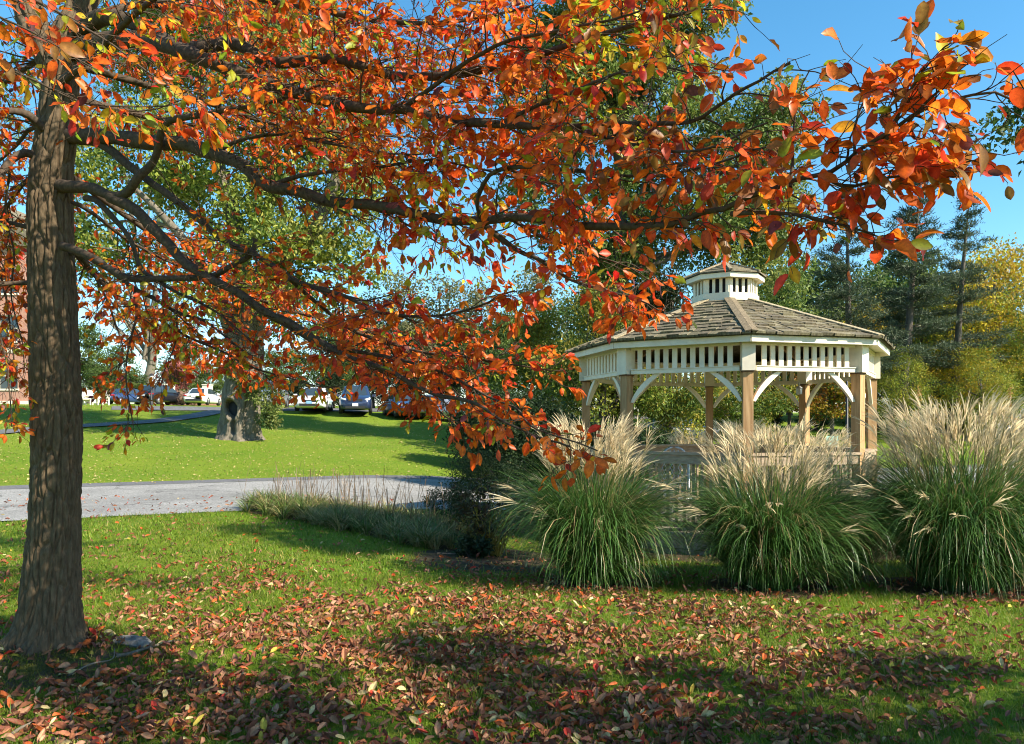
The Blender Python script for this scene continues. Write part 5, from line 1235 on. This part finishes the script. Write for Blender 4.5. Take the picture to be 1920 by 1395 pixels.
# ------------------------------------------------------------------ cars
def make_car(label, loc, rz, paint, suv=False, tail_lit=False, plate='plate', group='cars parked beyond the lawn'):
    """nose along +x, all in metres"""
    root = thing('parked_car', label, 'car', loc, rz, group)
    L2, W2 = (2.28, 0.92) if suv else (2.35, 0.90)
    belt, roofz, clr = (1.02, 1.68, 0.24) if suv else (0.90, 1.44, 0.18)
    nose = 0.86 if suv else 0.68
    sec = [(-L2, 0.70, 0.42, belt - 0.16), (-L2 + 0.10, 0.82, 0.30, belt - 0.02), (-L2 + 0.55, W2, clr, belt + 0.02), (-1.1, W2, clr, belt), (0.0, W2, clr, belt - 0.01), (0.95, W2, clr, belt - 0.03), (1.45, W2, clr, nose + 0.20), (L2 - 0.42, W2 * 0.97, clr, nose + 0.10), (L2 - 0.12, 0.80, 0.26, nose), (L2, 0.66, 0.34, nose - 0.16)]
    sec = catmull(sec, 30)
    V = []
    for x, hw, zb, zs in sec:
        h = zs - zb
        half = [(0, zb), (hw * 0.86, zb), (hw * 0.98, zb + 0.10 * h), (hw, zb + 0.40 * h), (hw * 0.985, zb + 0.72 * h), (hw * 0.93, zb + 0.93 * h), (hw * 0.80, zs), (0, zs + 0.035)]
        V += [(x, y, z) for y, z in half] + [(x, -y, z) for y, z in half[-2:0:-1]]
    n = 14; K = len(sec); F = [[i * n + j, i * n + (j + 1) % n, (i + 1) * n + (j + 1) % n, (i + 1) * n + j] for i in range(K - 1) for j in range(n)]
    m = MB(); m.add(V, F)
    for ring in (0, K - 1): m.F.setdefault(n, []).append(np.array([[ring * n + j for j in range(n)]])); m.M.setdefault(n, []).append(np.array([0]))
    m.build('body', paint, root, True)
    xa, xb, xc, xd = (-2.18, -1.75, 0.35, 1.18) if suv else (-1.72, -0.98, 0.32, 1.22)
    wb, wt = W2 * 0.93, W2 * 0.70; zb = belt - 0.04
    cs = [(xa, zb, wb * 0.92, xb), (0, 0, 0, 0)]
    rings = []
    for f in (0, 0.35, 0.7, 0.93, 1.0):
        z = zb + (roofz - zb) * f; w = wb + (wt - wb) * f; a = xa + (xb - xa) * f; b = xd + (xc - xd) * f
        if f == 1.0: w *= 0.90; a += 0.10; b -= 0.10
        rings.append([(a, -w * 0.86, z), (a + 0.16, -w, z), (b - 0.22, -w, z), (b, -w * 0.84, z), (b + 0.03, 0, z), (b, w * 0.84, z), (b - 0.22, w, z), (a + 0.16, w, z), (a, w * 0.86, z), (a - 0.02, 0, z)])
    m = MB(); nr = 10
    m.add([p for r in rings for p in r], [[i * nr + j, i * nr + (j + 1) % nr, (i + 1) * nr + (j + 1) % nr, (i + 1) * nr + j] for i in range(4) for j in range(nr)])
    m.F.setdefault(nr, []).append(np.array([[4 * nr + j for j in range(nr)]])); m.M.setdefault(nr, []).append(np.array([0]))
    m.build('cabin', paint, root, True)
    def pane(name, c4, mat=M['glass']):
        c4 = np.array(c4, float); nn = nrm(np.cross(c4[1] - c4[0], c4[3] - c4[0])); m = MB(); m.add(np.concatenate([c4 + nn * 0.02, c4 - nn * 0.02]), [[0, 1, 2, 3], [7, 6, 5, 4], [0, 4, 5, 1], [1, 5, 6, 2], [2, 6, 7, 3], [3, 7, 4, 0]]); return m.build(name, mat, root)
    def at(f, end, yy):
        z = zb + (roofz - zb) * f; w = wb + (wt - wb) * f
        x = (xd + (xc - xd) * f) if end > 0 else (xa + (xb - xa) * f)
        return [x + (0.02 if end > 0 else -0.02), yy * w, z]
    pane('windscreen', [at(0.10, 1, -0.78), at(0.10, 1, 0.78), at(0.90, 1, 0.76), at(0.90, 1, -0.76)])
    pane('rear_window', [at(0.14, -1, 0.76), at(0.14, -1, -0.76), at(0.88, -1, -0.74), at(0.88, -1, 0.74)])
    for sg in (-1, 1):
        def sd(f, x): w = wb + (wt - wb) * f; return [x, sg * (w + 0.004), zb + (roofz - zb) * f]
        x0, x1 = xa + 0.42, xd - 0.42
        q0, q1 = xb + 0.20, xc - 0.08; mid = (q0 + q1) / 2 + 0.05
        for nm_, (l0, l1, u0, u1) in (('side_window', (x0, mid - 0.04, q0, mid - 0.04)), ('side_window', (mid + 0.04, x1, mid + 0.04, q1))):
            pane(nm_, [sd(0.14, l0), sd(0.14, l1), sd(0.88, u1), sd(0.88, u0)])
        m = MB(); m.box((xd - 0.42, sg * (W2 + 0.11), belt + 0.06), (0.05, 0, 0), (0, 0.10, 0.01), (0, 0, 0.065)); m.build('mirror', paint, root)
        m = MB(); pts = [(L2 - 0.40, sg * 0.79, nose + 0.015), (L2 - 0.13, sg * 0.735, nose - 0.045), (L2 - 0.06, sg * 0.52, nose - 0.075)]
        m.tube(pts, [0.055, 0.075, 0.05], 8); m.build('headlight', M['lens'], root, True)
        m = MB(); m.tube([(-L2 + 0.32, sg * 0.83, belt - 0.11), (-L2 + 0.10, sg * 0.80, belt - 0.13), (-L2 + 0.01, sg * 0.55, belt - 0.15)], [0.06, 0.08, 0.06], 8); m.build('tail_light', M['tail'], root, True)
        for wx in (-1.38, 1.40):
            rr = 0.36 if suv else 0.325
            m = MB(); m.lathe([(rr * 0.62, -0.10), (rr * 0.95, -0.10), (rr, -0.07), (rr, 0.07), (rr * 0.95, 0.10), (rr * 0.62, 0.10)], (wx, sg * (W2 - 0.085), rr), 20, axis='y'); w_ = m.build('wheel', M['tyre'], root, True)
            m = MB(); m.lathe([(0.0, -0.09), (rr * 0.25, -0.095), (rr * 0.62, -0.075), (rr * 0.62, 0.075), (rr * 0.25, 0.095), (0.0, 0.09)], (wx, sg * (W2 - 0.085), rr), 14, axis='y'); m.build('rim', M['rim'], w_, True)
    m = MB(); m.box((L2 - 0.035, 0, nose - 0.10), (0.05, 0, 0), (0, 0.40, 0), (0, 0, 0.065)); m.box((L2 - 0.03, 0, 0.36), (0.06, 0, 0), (0, 0.55, 0), (0, 0, 0.07)); m.build('grille', M['trim'], root)
    m = MB(); m.box((L2 + 0.03, 0, 0.50), (0.012, 0, 0), (0, 0.16, 0), (0, 0, 0.08)); m.build('number_plate', M[plate], root)
    m = MB(); m.box((-L2 - 0.005, 0, belt - 0.22), (0.012, 0, 0), (0, 0.16, 0), (0, 0, 0.08)); m.build('number_plate', M[plate], root)
    m = MB(); m.box((-L2 + 0.01, 0, 0.40), (0.05, 0, 0), (0, 0.62, 0), (0, 0, 0.08)); m.build('rear_bumper', M['trim'], root)
    return root
def cpaint(name, c, rough=0.28, met=0.25): return plain_mat(name, c, rough, met, 0.7, 0.04, 2.0)
W_, N_, B_, S_, K_ = cpaint('white_car_paint', (0.78, 0.79, 0.80), 0.3, 0.0), cpaint('navy_car_paint', (0.022, 0.035, 0.085)), cpaint('blue_car_paint', (0.03, 0.06, 0.15)), cpaint('silver_car_paint', (0.42, 0.44, 0.47), 0.3, 0.6), cpaint('black_car_paint', (0.015, 0.016, 0.02))
def car_px(px, py, rzdeg, paint, label, dmax=None, **k):
    g = ground_at(px, py) if dmax is None else on_ground((px - CX) / F_PX * dmax, dmax)
    return make_car(label, g + np.array([0, 0, 0.035]), R(rzdeg), paint, **k)
car_px(590, 778, -83, W_, 'white sedan with a light blue plate between the hollow tree and the navy car', 46.5, plate='plate_blue')
car_px(668, 778, -80, N_, 'dark navy tall crossover facing the lawn, between the white sedan and the dark blue sedan', 46.0, suv=True)
car_px(758, 785, -68, B_, 'dark blue sedan facing the lawn just right of the navy crossover', 45.5)
car_px(828, 792, -28, S_, 'silver sedan parked slantwise behind the orange branch, right end of the row', 45.0)
car_px(503, 776, -84, S_, 'silver car facing the lawn half hidden by the hollow tree sprouts', 47.5, suv=True)
car_px(381, 766, 93, W_, 'white sedan seen from behind beyond the footpath', 66.0)
car_px(306, 757, 70, K_, 'black hatchback with red tail lights seen from behind, left of the white sedan', 69.0, suv=True)
car_px(243, 757, 60, B_, 'blue car glimpsed between leaves beside the pale leaning trunk', 72.0)
car_px(1268, 806, 15, K_, 'black car seen through the left opening of the gazebo', 41.0)
car_px(1912, 838, 10, N_, 'dark navy car standing in the stone archway', 53.5)

# ------------------------------------------------------------------ buildings and small far things
def brick_building():
    g = np.array([-37.2, 60.0, 0.0]); z0 = float(H(-38, 60)) - 0.3
    root = thing('brick_building', 'red brick building with white trimmed windows at the left picture edge', 'building', (g[0], g[1], z0))
    hgt = 12.5; wdt = 16.0; dep = 5.0
    rows = [(1.5, 2.0), (5.2, 2.0), (8.9, 2.0)]; cols_ = [-1.9, -5.4, -8.9, -12.4]; ww = 0.75
    m = MB(); xs = sorted([-wdt, 0.0] + [c - ww for c in cols_] + [c + ww for c in cols_]); zs = [0.55]
    for a, h in rows: zs += [a, a + h]
    zs.append(hgt)
    for i in range(len(xs) - 1):
        for j in range(len(zs) - 1):
            xm, zm = (xs[i] + xs[i + 1]) / 2, (zs[j] + zs[j + 1]) / 2
            if any(abs(xm - c) < ww for c in cols_) and any(a < zm < a + h for a, h in rows): continue
            m.abox(xs[i], xs[i + 1], 0, 0.30, zs[j], zs[j + 1])
    m.abox(-0.3, 0.0, 0.301, dep, 0.55, hgt); m.abox(-wdt, -wdt + 0.3, 0.301, dep, 0.55, hgt); m.abox(-wdt + .301, -0.301, dep - 0.3, dep, 0.55, hgt)
    m.build('wall', M['brick'], root)
    m = MB(); m.abox(-wdt - 0.06, 0.06, -0.06, dep + 0.06, -0.2, 0.549); m.build('foundation', M['white'], root)
    m = MB(); m.abox(-wdt - 0.05, 0.05, -0.05, -0.001, 4.3, 4.62); m.build('stone_band', M['white'], root)
    m = MB(); m.abox(-wdt - 0.4, 0.4, -0.4, dep + 0.4, hgt + 0.001, hgt + 0.35); m.prism([(-wdt - 0.3, hgt + 0.351), (0.3, hgt + 0.351), (-2.5, hgt + 3.4), (-wdt + 2.5, hgt + 3.4)], (0, dep / 2, 0), (1, 0, 0), (0, 0, 1), (0, dep / 2, 0)); m.build('roof', M['shake'], root)
    for a, h in rows:
        for c in cols_:
            m = MB()
            for s in (-1, 1): m.abox(c + s * ww - 0.05, c + s * ww + 0.05, 0.05, 0.14, a, a + h)
            m.abox(c - ww, c + ww, 0.05, 0.14, a + h - 0.08, a + h); m.abox(c - ww, c + ww, 0.06, 0.13, a + h / 2 - 0.03, a + h / 2 + 0.03); m.abox(c - 0.025, c + 0.025, 0.07, 0.12, a, a + h)
            wdw = m.build('window', M['white'], root)
            m = MB(); m.abox(c - ww, c + ww, 0.16, 0.18, a, a + h); m.build('pane', M['glass'], wdw)
            m = MB(); m.abox(c - ww - 0.1, c + ww + 0.1, -0.08, 0.10, a - 0.14, a - 0.002); m.build('sill', M['white'], wdw)
brick_building()

def stone_arch():
    d = 50.0; cx = (1917 - CX) / F_PX * d; z0 = float(H(cx, d)) - 0.15
    root = thing('stone_archway', 'dark fieldstone archway with a boulder on top at the right picture edge', 'archway', (cx, d, z0))
    top = EYE + 20 / F_PX * d - z0; r = 1.55; sp = EYE - 20 / F_PX * d - z0
    A, B = [], []
    for q in np.linspace(0, math.pi, 21):
        A.append((r * math.cos(q), 0, sp + r * 0.62 * math.sin(q)))
        xo = 3.0 * math.cos(q); B.append((np.clip(xo * 1.15, -2.2, 3.2), 0, min(top, sp + 0.5 + 1.6 * math.sin(q)) if abs(math.cos(q)) < 0.98 else sp))
    A = [(r, 0, 0)] + A + [(-r, 0, 0)]; B = [(3.2, 0, 0)] + B + [(-2.2, 0, 0)]
    m = MB(); m.strip(A, B, (0, 0.8, 0)); m.build('wall', M['stone'], root)
    m = MB(); rg = np.random.default_rng(3)
    m.lathe([(0.02, 0.62), (0.28, 0.56), (0.50, 0.34), (0.56, 0.10), (0.50, -0.05)], (-0.45, 0, top - 0.05), 9, (0.9, 0.9, 1)); m.build('boulder', M['stone'], root, True)
    m = MB()
    for k in range(9):
        q = math.pi * (k + 0.5) / 9; m.box((r * 1.12 * math.cos(q), -0.80, sp + r * 0.72 * math.sin(q)), (0.16 * math.sin(q), 0, -0.16 * math.cos(q)), (0, 0.04, 0), (0.13 * math.cos(q), 0, 0.13 * math.sin(q)))
    m.build('voussoirs', M['stone'], root)
stone_arch()

def white_chair(px, d, rz, label):
    root = thing('garden_chair', label, 'chair', at_px(px, d), rz, 'white wooden lawn chairs far on the left')
    m = MB()
    for k in range(5): m.box(((k - 2) * 0.13, 0.25 + 0.02 * abs(k - 2), 0.72), (0.06, 0, 0), (0, 0.012, 0), (0, 0.16, 0.48 - 0.03 * abs(k - 2)))
    m.build('backrest', M['white'], root)
    m = MB(); m.box((0, 0, 0.40), (0.30, 0, 0), (0, 0.26, -0.04), (0, 0, 0.015)); m.build('seat', M['white'], root)
    for s in (-1, 1):
        m = MB(); m.box((s * 0.37, 0, 0.60), (0.07, 0, 0), (0, 0.34, 0), (0, 0, 0.014)); m.build('armrest', M['white'], root)
        for y in (-0.28, 0.26): m = MB(); m.box((s * 0.34, y, 0.29), (0.03, 0, 0), (0, 0.05, 0), (0, 0, 0.295)); m.build('leg', M['white'], root)
white_chair(163, 60, 0.2, 'white slatted lawn chair with tall back, leftmost beside the front trunk')
white_chair(193, 61, -0.5, 'white slatted lawn chair with tall back, right of the white table')
root = thing('garden_table', 'white lawn table between the two white slatted chairs', 'table', at_px(177, 60.5))
m = MB(); m.box((0, 0, 0.70), (0.55, 0, 0), (0, 0.4, 0), (0, 0, 0.02)); m.build('tabletop', M['white'], root)
for sx in (-1, 1):
    for sy in (-1, 1): m = MB(); m.box((sx * 0.48, sy * 0.33, 0.34), (0.035, 0, 0), (0, 0.035, 0), (0, 0, 0.34)); m.build('leg', M['white'], root)

root = thing('brick_wall', 'low brown brick wall with pale coping right of the white sedan seen from behind', 'wall', at_px(402, 74))
m = MB(); m.abox(-3.5, 1.2, -0.15, 0.15, -0.2, 1.0); m.build('wall', M['brick'], root)
m = MB(); m.abox(-3.55, 1.25, -0.2, 0.2, 1.001, 1.12); m.build('coping', M['asphalt'], root)
for px, lab in ((318, 'white capped gate pillar right of the black hatchback'), (389, 'white capped gate pillar above the white sedan roof')):
    root = thing('gate_pillar', lab, 'pillar', at_px(px, 76), 0, 'white gate pillars by the far cars')
    m = MB(); m.abox(-0.30, 0.30, -0.42, 0.42, -0.2, 1.45); m.build('shaft', M['brick'], root)
    m = MB(); m.abox(-0.34, 0.34, -0.46, 0.46, 1.452, 1.95); m.abox(-0.38, 0.38, -0.52, 0.52, 1.952, 2.05); m.build('cap', M['white'], root)

def lamp_post(px, pytop, d, label):
    g = at_px(px, d); h = P(px, pytop, d)[2] - g[2]
    root = thing('lamp_post', label, 'lamp post', g, 0, 'dark lamp posts')
    m = MB(); m.lathe([(0.14, -0.05), (0.14, 0.35), (0.07, 0.45), (0.055, h - 0.75), (0.0, h - 0.74)], (0, 0, 0), 10); m.build('pole', M['black_metal'], root, True)
    m = MB(); m.lathe([(0.06, h - 0.74), (0.10, h - 0.66), (0.17, h - 0.2), (0.15, h - 0.19)], (0, 0, 0), 8); lt = m.build('lantern', M['lens'], root)
    m = MB(); m.lathe([(0.20, h - 0.19), (0.16, h - 0.10), (0.04, h - 0.02), (0.0, h)], (0, 0, 0), 8); m.build('lantern_cap', M['black_metal'], lt)
lamp_post(897, 655, 42, 'dark lamp post behind the orange branch, above the silver car')
lamp_post(284, 700, 63, 'dark lamp post just right of the pale leaning trunk')
lamp_post(1588, 660, 38, 'dark post seen through the right side of the gazebo')

root = thing('lawn_sign', 'small pale green sign board on the lawn behind the gazebo right post', 'sign', at_px(1561, 36))
m = MB(); m.abox(-0.30, 0.30, -0.02, 0.02, 0.55, 1.15); m.build('board', plain_mat('pale_green_sign', (0.35, 0.52, 0.42), 0.5), root)
for s in (-0.24, 0.24): m = MB(); m.abox(s - 0.03, s + 0.03, 0.021, 0.06, -0.1, 1.1); m.build('post', M['white'], root)

# tan grass shrubs by the far cars
shrub('tan_shrub', 'rosy tan mounded shrub beside the black hatchback', at_px(333, 70), 1.1, 0.8, 0.65, 2500, 0.22, [(0.42, 0.27, 0.20), (0.35, 0.22, 0.17)], 30, 5, 'rosy tan shrubs by the far cars', seed=20, aspect=0.2)
shrub('tan_shrub', 'rosy tan mounded shrub touching the white sedan seen from behind', at_px(358, 69), 1.0, 0.8, 0.6, 2500, 0.22, [(0.42, 0.27, 0.20), (0.35, 0.22, 0.17)], 30, 5, 'rosy tan shrubs by the far cars', seed=21, aspect=0.2)

# ------------------------------------------------------------------ things on the near ground
def near_bits():
    g = ground_at(250, 1207)
    root = tag(MB().build('x', M['stone']) if False else None, '', '') if False else None
    m = MB(); rg = np.random.default_rng(8); n = 12
    V, F = [], []
    prof = [(0.02, 0.045), (0.085, 0.042), (0.115, 0.022), (0.12, -0.02)]
    for r, z in prof:
        for k in range(n):
            a = k / n * 6.283; w = 1 + 0.22 * math.sin(2 * a + 0.6) + rg.normal(0, 0.05); V.append((r * w * 1.25 * math.cos(a), r * w * 0.75 * math.sin(a), z + 0.02 * math.cos(a) + rg.normal(0, 0.003)))
    F = [[i * n + k, i * n + (k + 1) % n, (i + 1) * n + (k + 1) % n, (i + 1) * n + k] for i in range(3) for k in range(n)]
    m.add(V, F); m.F.setdefault(n, []).append(np.array([list(range(n))])); m.M.setdefault(n, []).append(np.array([0]))
    o = m.build('flat_rock', plain_mat('slate_rock', (0.15, 0.138, 0.12), 0.8, var=0.35, scale=30, bump=0.4)); o.location = tuple(g + np.array([0, 0, 0.0])); o.rotation_euler = (0.1, 0.2, -0.5)
    tag(o, 'flat grey rock on the moss right of the front tree base', 'rock', kind='thing')
    def stick(name, pts, r, label):
        q = [ground_at(x, y) + np.array([0, 0, h]) for x, y, h in pts]; c = catmull(q, 14); m = MB(); m.tube(c - c[0], np.linspace(r, r * 0.5, 14) * (1 + 0.15 * rng.normal(size=14)), 8)
        o = m.build(name, M['old_bark'], None, True, cols=False); o.location = tuple(c[0]); tag(o, label, 'stick', 'fallen sticks on the near lawn', 'thing')
        return o
    stick('fallen_stick', [(218, 1234, 0.015), (245, 1231, 0.02), (280, 1222, 0.03), (325, 1209, 0.03), (334, 1206, 0.02)], 0.013, 'thick grey stick lying beside the flat rock')
    stick('fallen_stick', [(128, 1271, 0.015), (170, 1254, 0.03), (210, 1246, 0.035), (215, 1226, 0.04)], 0.006, 'thin dark twig lying between the tree base and the thick stick')
    stick('fallen_stick', [(150, 1335, 0.02), (133, 1355, 0.03), (142, 1380, 0.03), (146, 1400, 0.02)], 0.006, 'thin pale forked twig lying on the leaves in the lower left corner')
    stick('fallen_stick', [(10, 1392, 0.02), (40, 1375, 0.03), (62, 1364, 0.03)], 0.010, 'grey stick in the bottom left corner of the lawn')
    stick('fallen_stick', [(845, 1015, 0.03), (905, 1012, 0.05), (945, 1000, 0.04)], 0.010, 'grey stick lying on the soil under the withered perennial')
    stick('fallen_stick', [(820, 1040, 0.02), (890, 1042, 0.04), (935, 1018, 0.05)], 0.009, 'long grey stick lying on moss in front of the withered perennial')
near_bits()

# ------------------------------------------------------------------ lawn blades and fallen leaves
def in_view(x, y, m=0.08): return (np.abs(x) / np.maximum(y, 0.1) < 960 / F_PX + m)
def lawn_blades():
    parts = []
    def patch(n, y0, y1, smin, smax, hmin, hmax, wd, segs, smask=True, kk=1.6):
        y = (y0 ** kk + (y1 ** kk - y0 ** kk) * rng.random(n)) ** (1 / kk); x = rng.uniform(-1, 1, n) * (960 / F_PX + 0.06) * y + 0
        s = s_of(x, y); ok = (s > smin) & (s < smax) if smax is not None else np.ones(n, bool)
        so = soil(x, y) + 0.5 * (fbm(x * 2.5, y * 2.5, 9) - 0.5)
        ok &= (rng.random(n) > np.clip(so * 1.5 - 0.1, 0, 0.97))
        tuft = fbm(x * 1.3, y * 1.3, 12); ok &= rng.random(n) < 0.35 + 1.1 * tuft
        x, y, so, tuft = x[ok], y[ok], so[ok], tuft[ok]; n = len(x)
        base = np.stack([x, y, H(x, y) - 0.006], -1)
        h = rng.uniform(hmin, hmax, n) * (0.6 + 0.9 * tuft)
        pts, side = arch(n, base, rng.uniform(0, 6.28, n), rng.uniform(0.0, 0.75, n), h, rng.uniform(0.1, 1.2, n), segs, 0.0)
        prof = np.array([1, 0.8, 0.15]) if segs == 3 else np.array([1, 0.1])
        V, F = ribbons(pts, wd * rng.uniform(0.7, 1.3, (n, 1)) * prof[None], side)
        big = fbm(x * 0.5, y * 0.5, 31)[:, None]; r = rng.random((n, 1))
        dry = 0.12 + 0.85 * sstep(0.45, 0.75, fbm(x * 0.22, y * 0.5, 91))[:, None] * (y > 17)[:, None]
        c = np.where(r < dry + 0.04, [[0.34, 0.28, 0.08]], np.where(r < 0.5, [[0.095, 0.185, 0.012]], [[0.16, 0.255, 0.016]])) * (0.75 + 0.55 * big) * rng.uniform(0.75, 1.25, (n, 1))
        c = c * (1 + np.array([[0.55, 0.10, 0.2]]) * np.clip(so, 0, 1)[:, None])
        parts.append((V, F, np.repeat(c, segs * 2, 0)))
    patch(210000, 3.6, 8.5, -40, -8.0, 0.03, 0.075, 0.0042, 3)
    patch(150000, 8.0, 16.0, -40, -7.95, 0.035, 0.085, 0.0085, 3)
    patch(110000, 18.0, 52.0, 0.0, 60, 0.03, 0.075, 0.020, 2, kk=1.2)
    # moss round the foot of the tree
    n = 26000; a = rng.uniform(0, 6.28, n); q = np.sqrt(rng.random(n)); x = -3.05 + 0.95 * q * np.cos(a); y = 4.95 + 0.75 * q * np.sin(a)
    ok = fbm(x * 4, y * 4, 55) > 0.42; x, y = x[ok], y[ok]; n = len(x)
    pts, side = arch(n, np.stack([x, y, H(x, y) - 0.004], -1), rng.uniform(0, 6.28, n), rng.uniform(0, 0.9, n), rng.uniform(0.008, 0.024, n), rng.uniform(0, 0.8, n), 2)
    V, F = ribbons(pts, 0.006 * np.ones((n, 1)) * np.array([[1, 0.4]]), side); mc = np.where(rng.random((n, 1)) < 0.5, [[0.17, 0.17, 0.025]], [[0.10, 0.125, 0.02]])
    parts.append((V, F, np.repeat(mc * rng.uniform(0.7, 1.3, (n, 1)), 4, 0)))
    V, F, cc = cat_mesh(parts)
    tag(link_mesh('lawn_grass', V, F, M['grass'], np.clip(cc, 0.003, 0.8)), 'short bright green grass blades of the lawn', 'grass', kind='stuff')
lawn_blades()

def litter():
    n = 140000
    y = (3.4 ** 1.5 + (17.0 ** 1.5 - 3.4 ** 1.5) * rng.random(n)) ** (1 / 1.5); x = rng.uniform(-1, 1, n) * 0.74 * y
    # thick under the autumn tree, thinner to the right and away
    k = np.exp(-((x + 0.3) / 2.6) ** 2 - ((y - 5.2) / 2.0) ** 2) * 1.1 + 0.60 * np.exp(-((y - 3.6) / 1.9) ** 2) + 0.20 * np.exp(-((y - 7.0) / 2.0) ** 2) + 0.025
    k *= (0.30 + 1.5 * sstep(0.32, 0.72, fbm(x * 1.7, y * 1.7, 77, 4))) * (1 - 0.55 * sstep(0.8, 3.0, x)) * (1 - 0.85 * np.exp(-((x + 3.0) / 0.75) ** 2 - ((y - 4.85) / 0.5) ** 2))
    k = np.where(s_of(x, y) > -8.1, 0.02, k)
    ok = rng.random(n) < np.clip(k * 0.78, 0, 1); x, y = x[ok], y[ok]; n = len(x)
    nn = nrm(np.stack([rng.normal(0, 0.7, n), rng.normal(0, 0.7, n), np.ones(n)], -1)); dd = np.stack([np.cos(a := rng.uniform(0, 6.28, n)), np.sin(a), rng.normal(0, 0.22, n)], -1)
    L_ = rng.uniform(0.032, 0.074, n)
    p = np.stack([x, y, H(x, y) + rng.uniform(0.004, 0.036, n)], -1) - nrm(dd) * L_[:, None] * 0.5
    r = rng.random(n)
    pal = np.array([(0.29, 0.105, 0.055), (0.22, 0.068, 0.036), (0.37, 0.18, 0.11), (0.50, 0.11, 0.03), (0.52, 0.05, 0.03), (0.20, 0.07, 0.05), (0.54, 0.39, 0.20), (0.45, 0.32, 0.05)])
    pick = rng.choice(8, n, p=[0.28, 0.24, 0.19, 0.09, 0.03, 0.10, 0.05, 0.02])
    col = pal[pick] * rng.uniform(0.75, 1.25, (n, 1))
    V, F, cc = leaf_mesh(p, dd, nn, L_, L_ * rng.uniform(0.42, 0.56, n), col, True, curl=rng.uniform(-0.9, 0.8, n), fold=0.5)
    # far lawn: small pale specks of leaves
    m_ = 4200; px = rng.uniform(-20, 1000, m_); d = rng.uniform(19.5, 40, m_) ; fx = (px - CX) / F_PX * d; okf = s_of(fx, d) > -0.6; fx, d = fx[okf], d[okf]; m_ = len(fx)
    a = rng.uniform(0, 6.28, m_); lf = rng.uniform(0.035, 0.085, m_)
    V2, F2, c2 = leaf_mesh(np.stack([fx, d, H(fx, d) + 0.045], -1), np.stack([np.cos(a), np.sin(a), rng.normal(0, .2, m_)], -1), np.stack([rng.normal(0, .35, m_), rng.normal(-.2, .35, m_), np.ones(m_)], -1), lf, lf * 0.6, np.array([(0.55, 0.42, 0.20)]) * rng.uniform(0.5, 1.2, (m_, 1)) * np.array([[1, 1, 1]]), False)
    V = np.concatenate([V, V2]); F = F + [f + len(cc) for f in F2]; cc = np.concatenate([cc, c2])
    tag(link_mesh('fallen_leaves', V, F, M['litter'], np.clip(cc, 0.003, 0.9)), 'carpet of fallen brown pink and red leaves on the lawn', 'fallen leaves', kind='stuff')
    print('litter', n)
litter()
print('meshes', len(bpy.data.meshes))
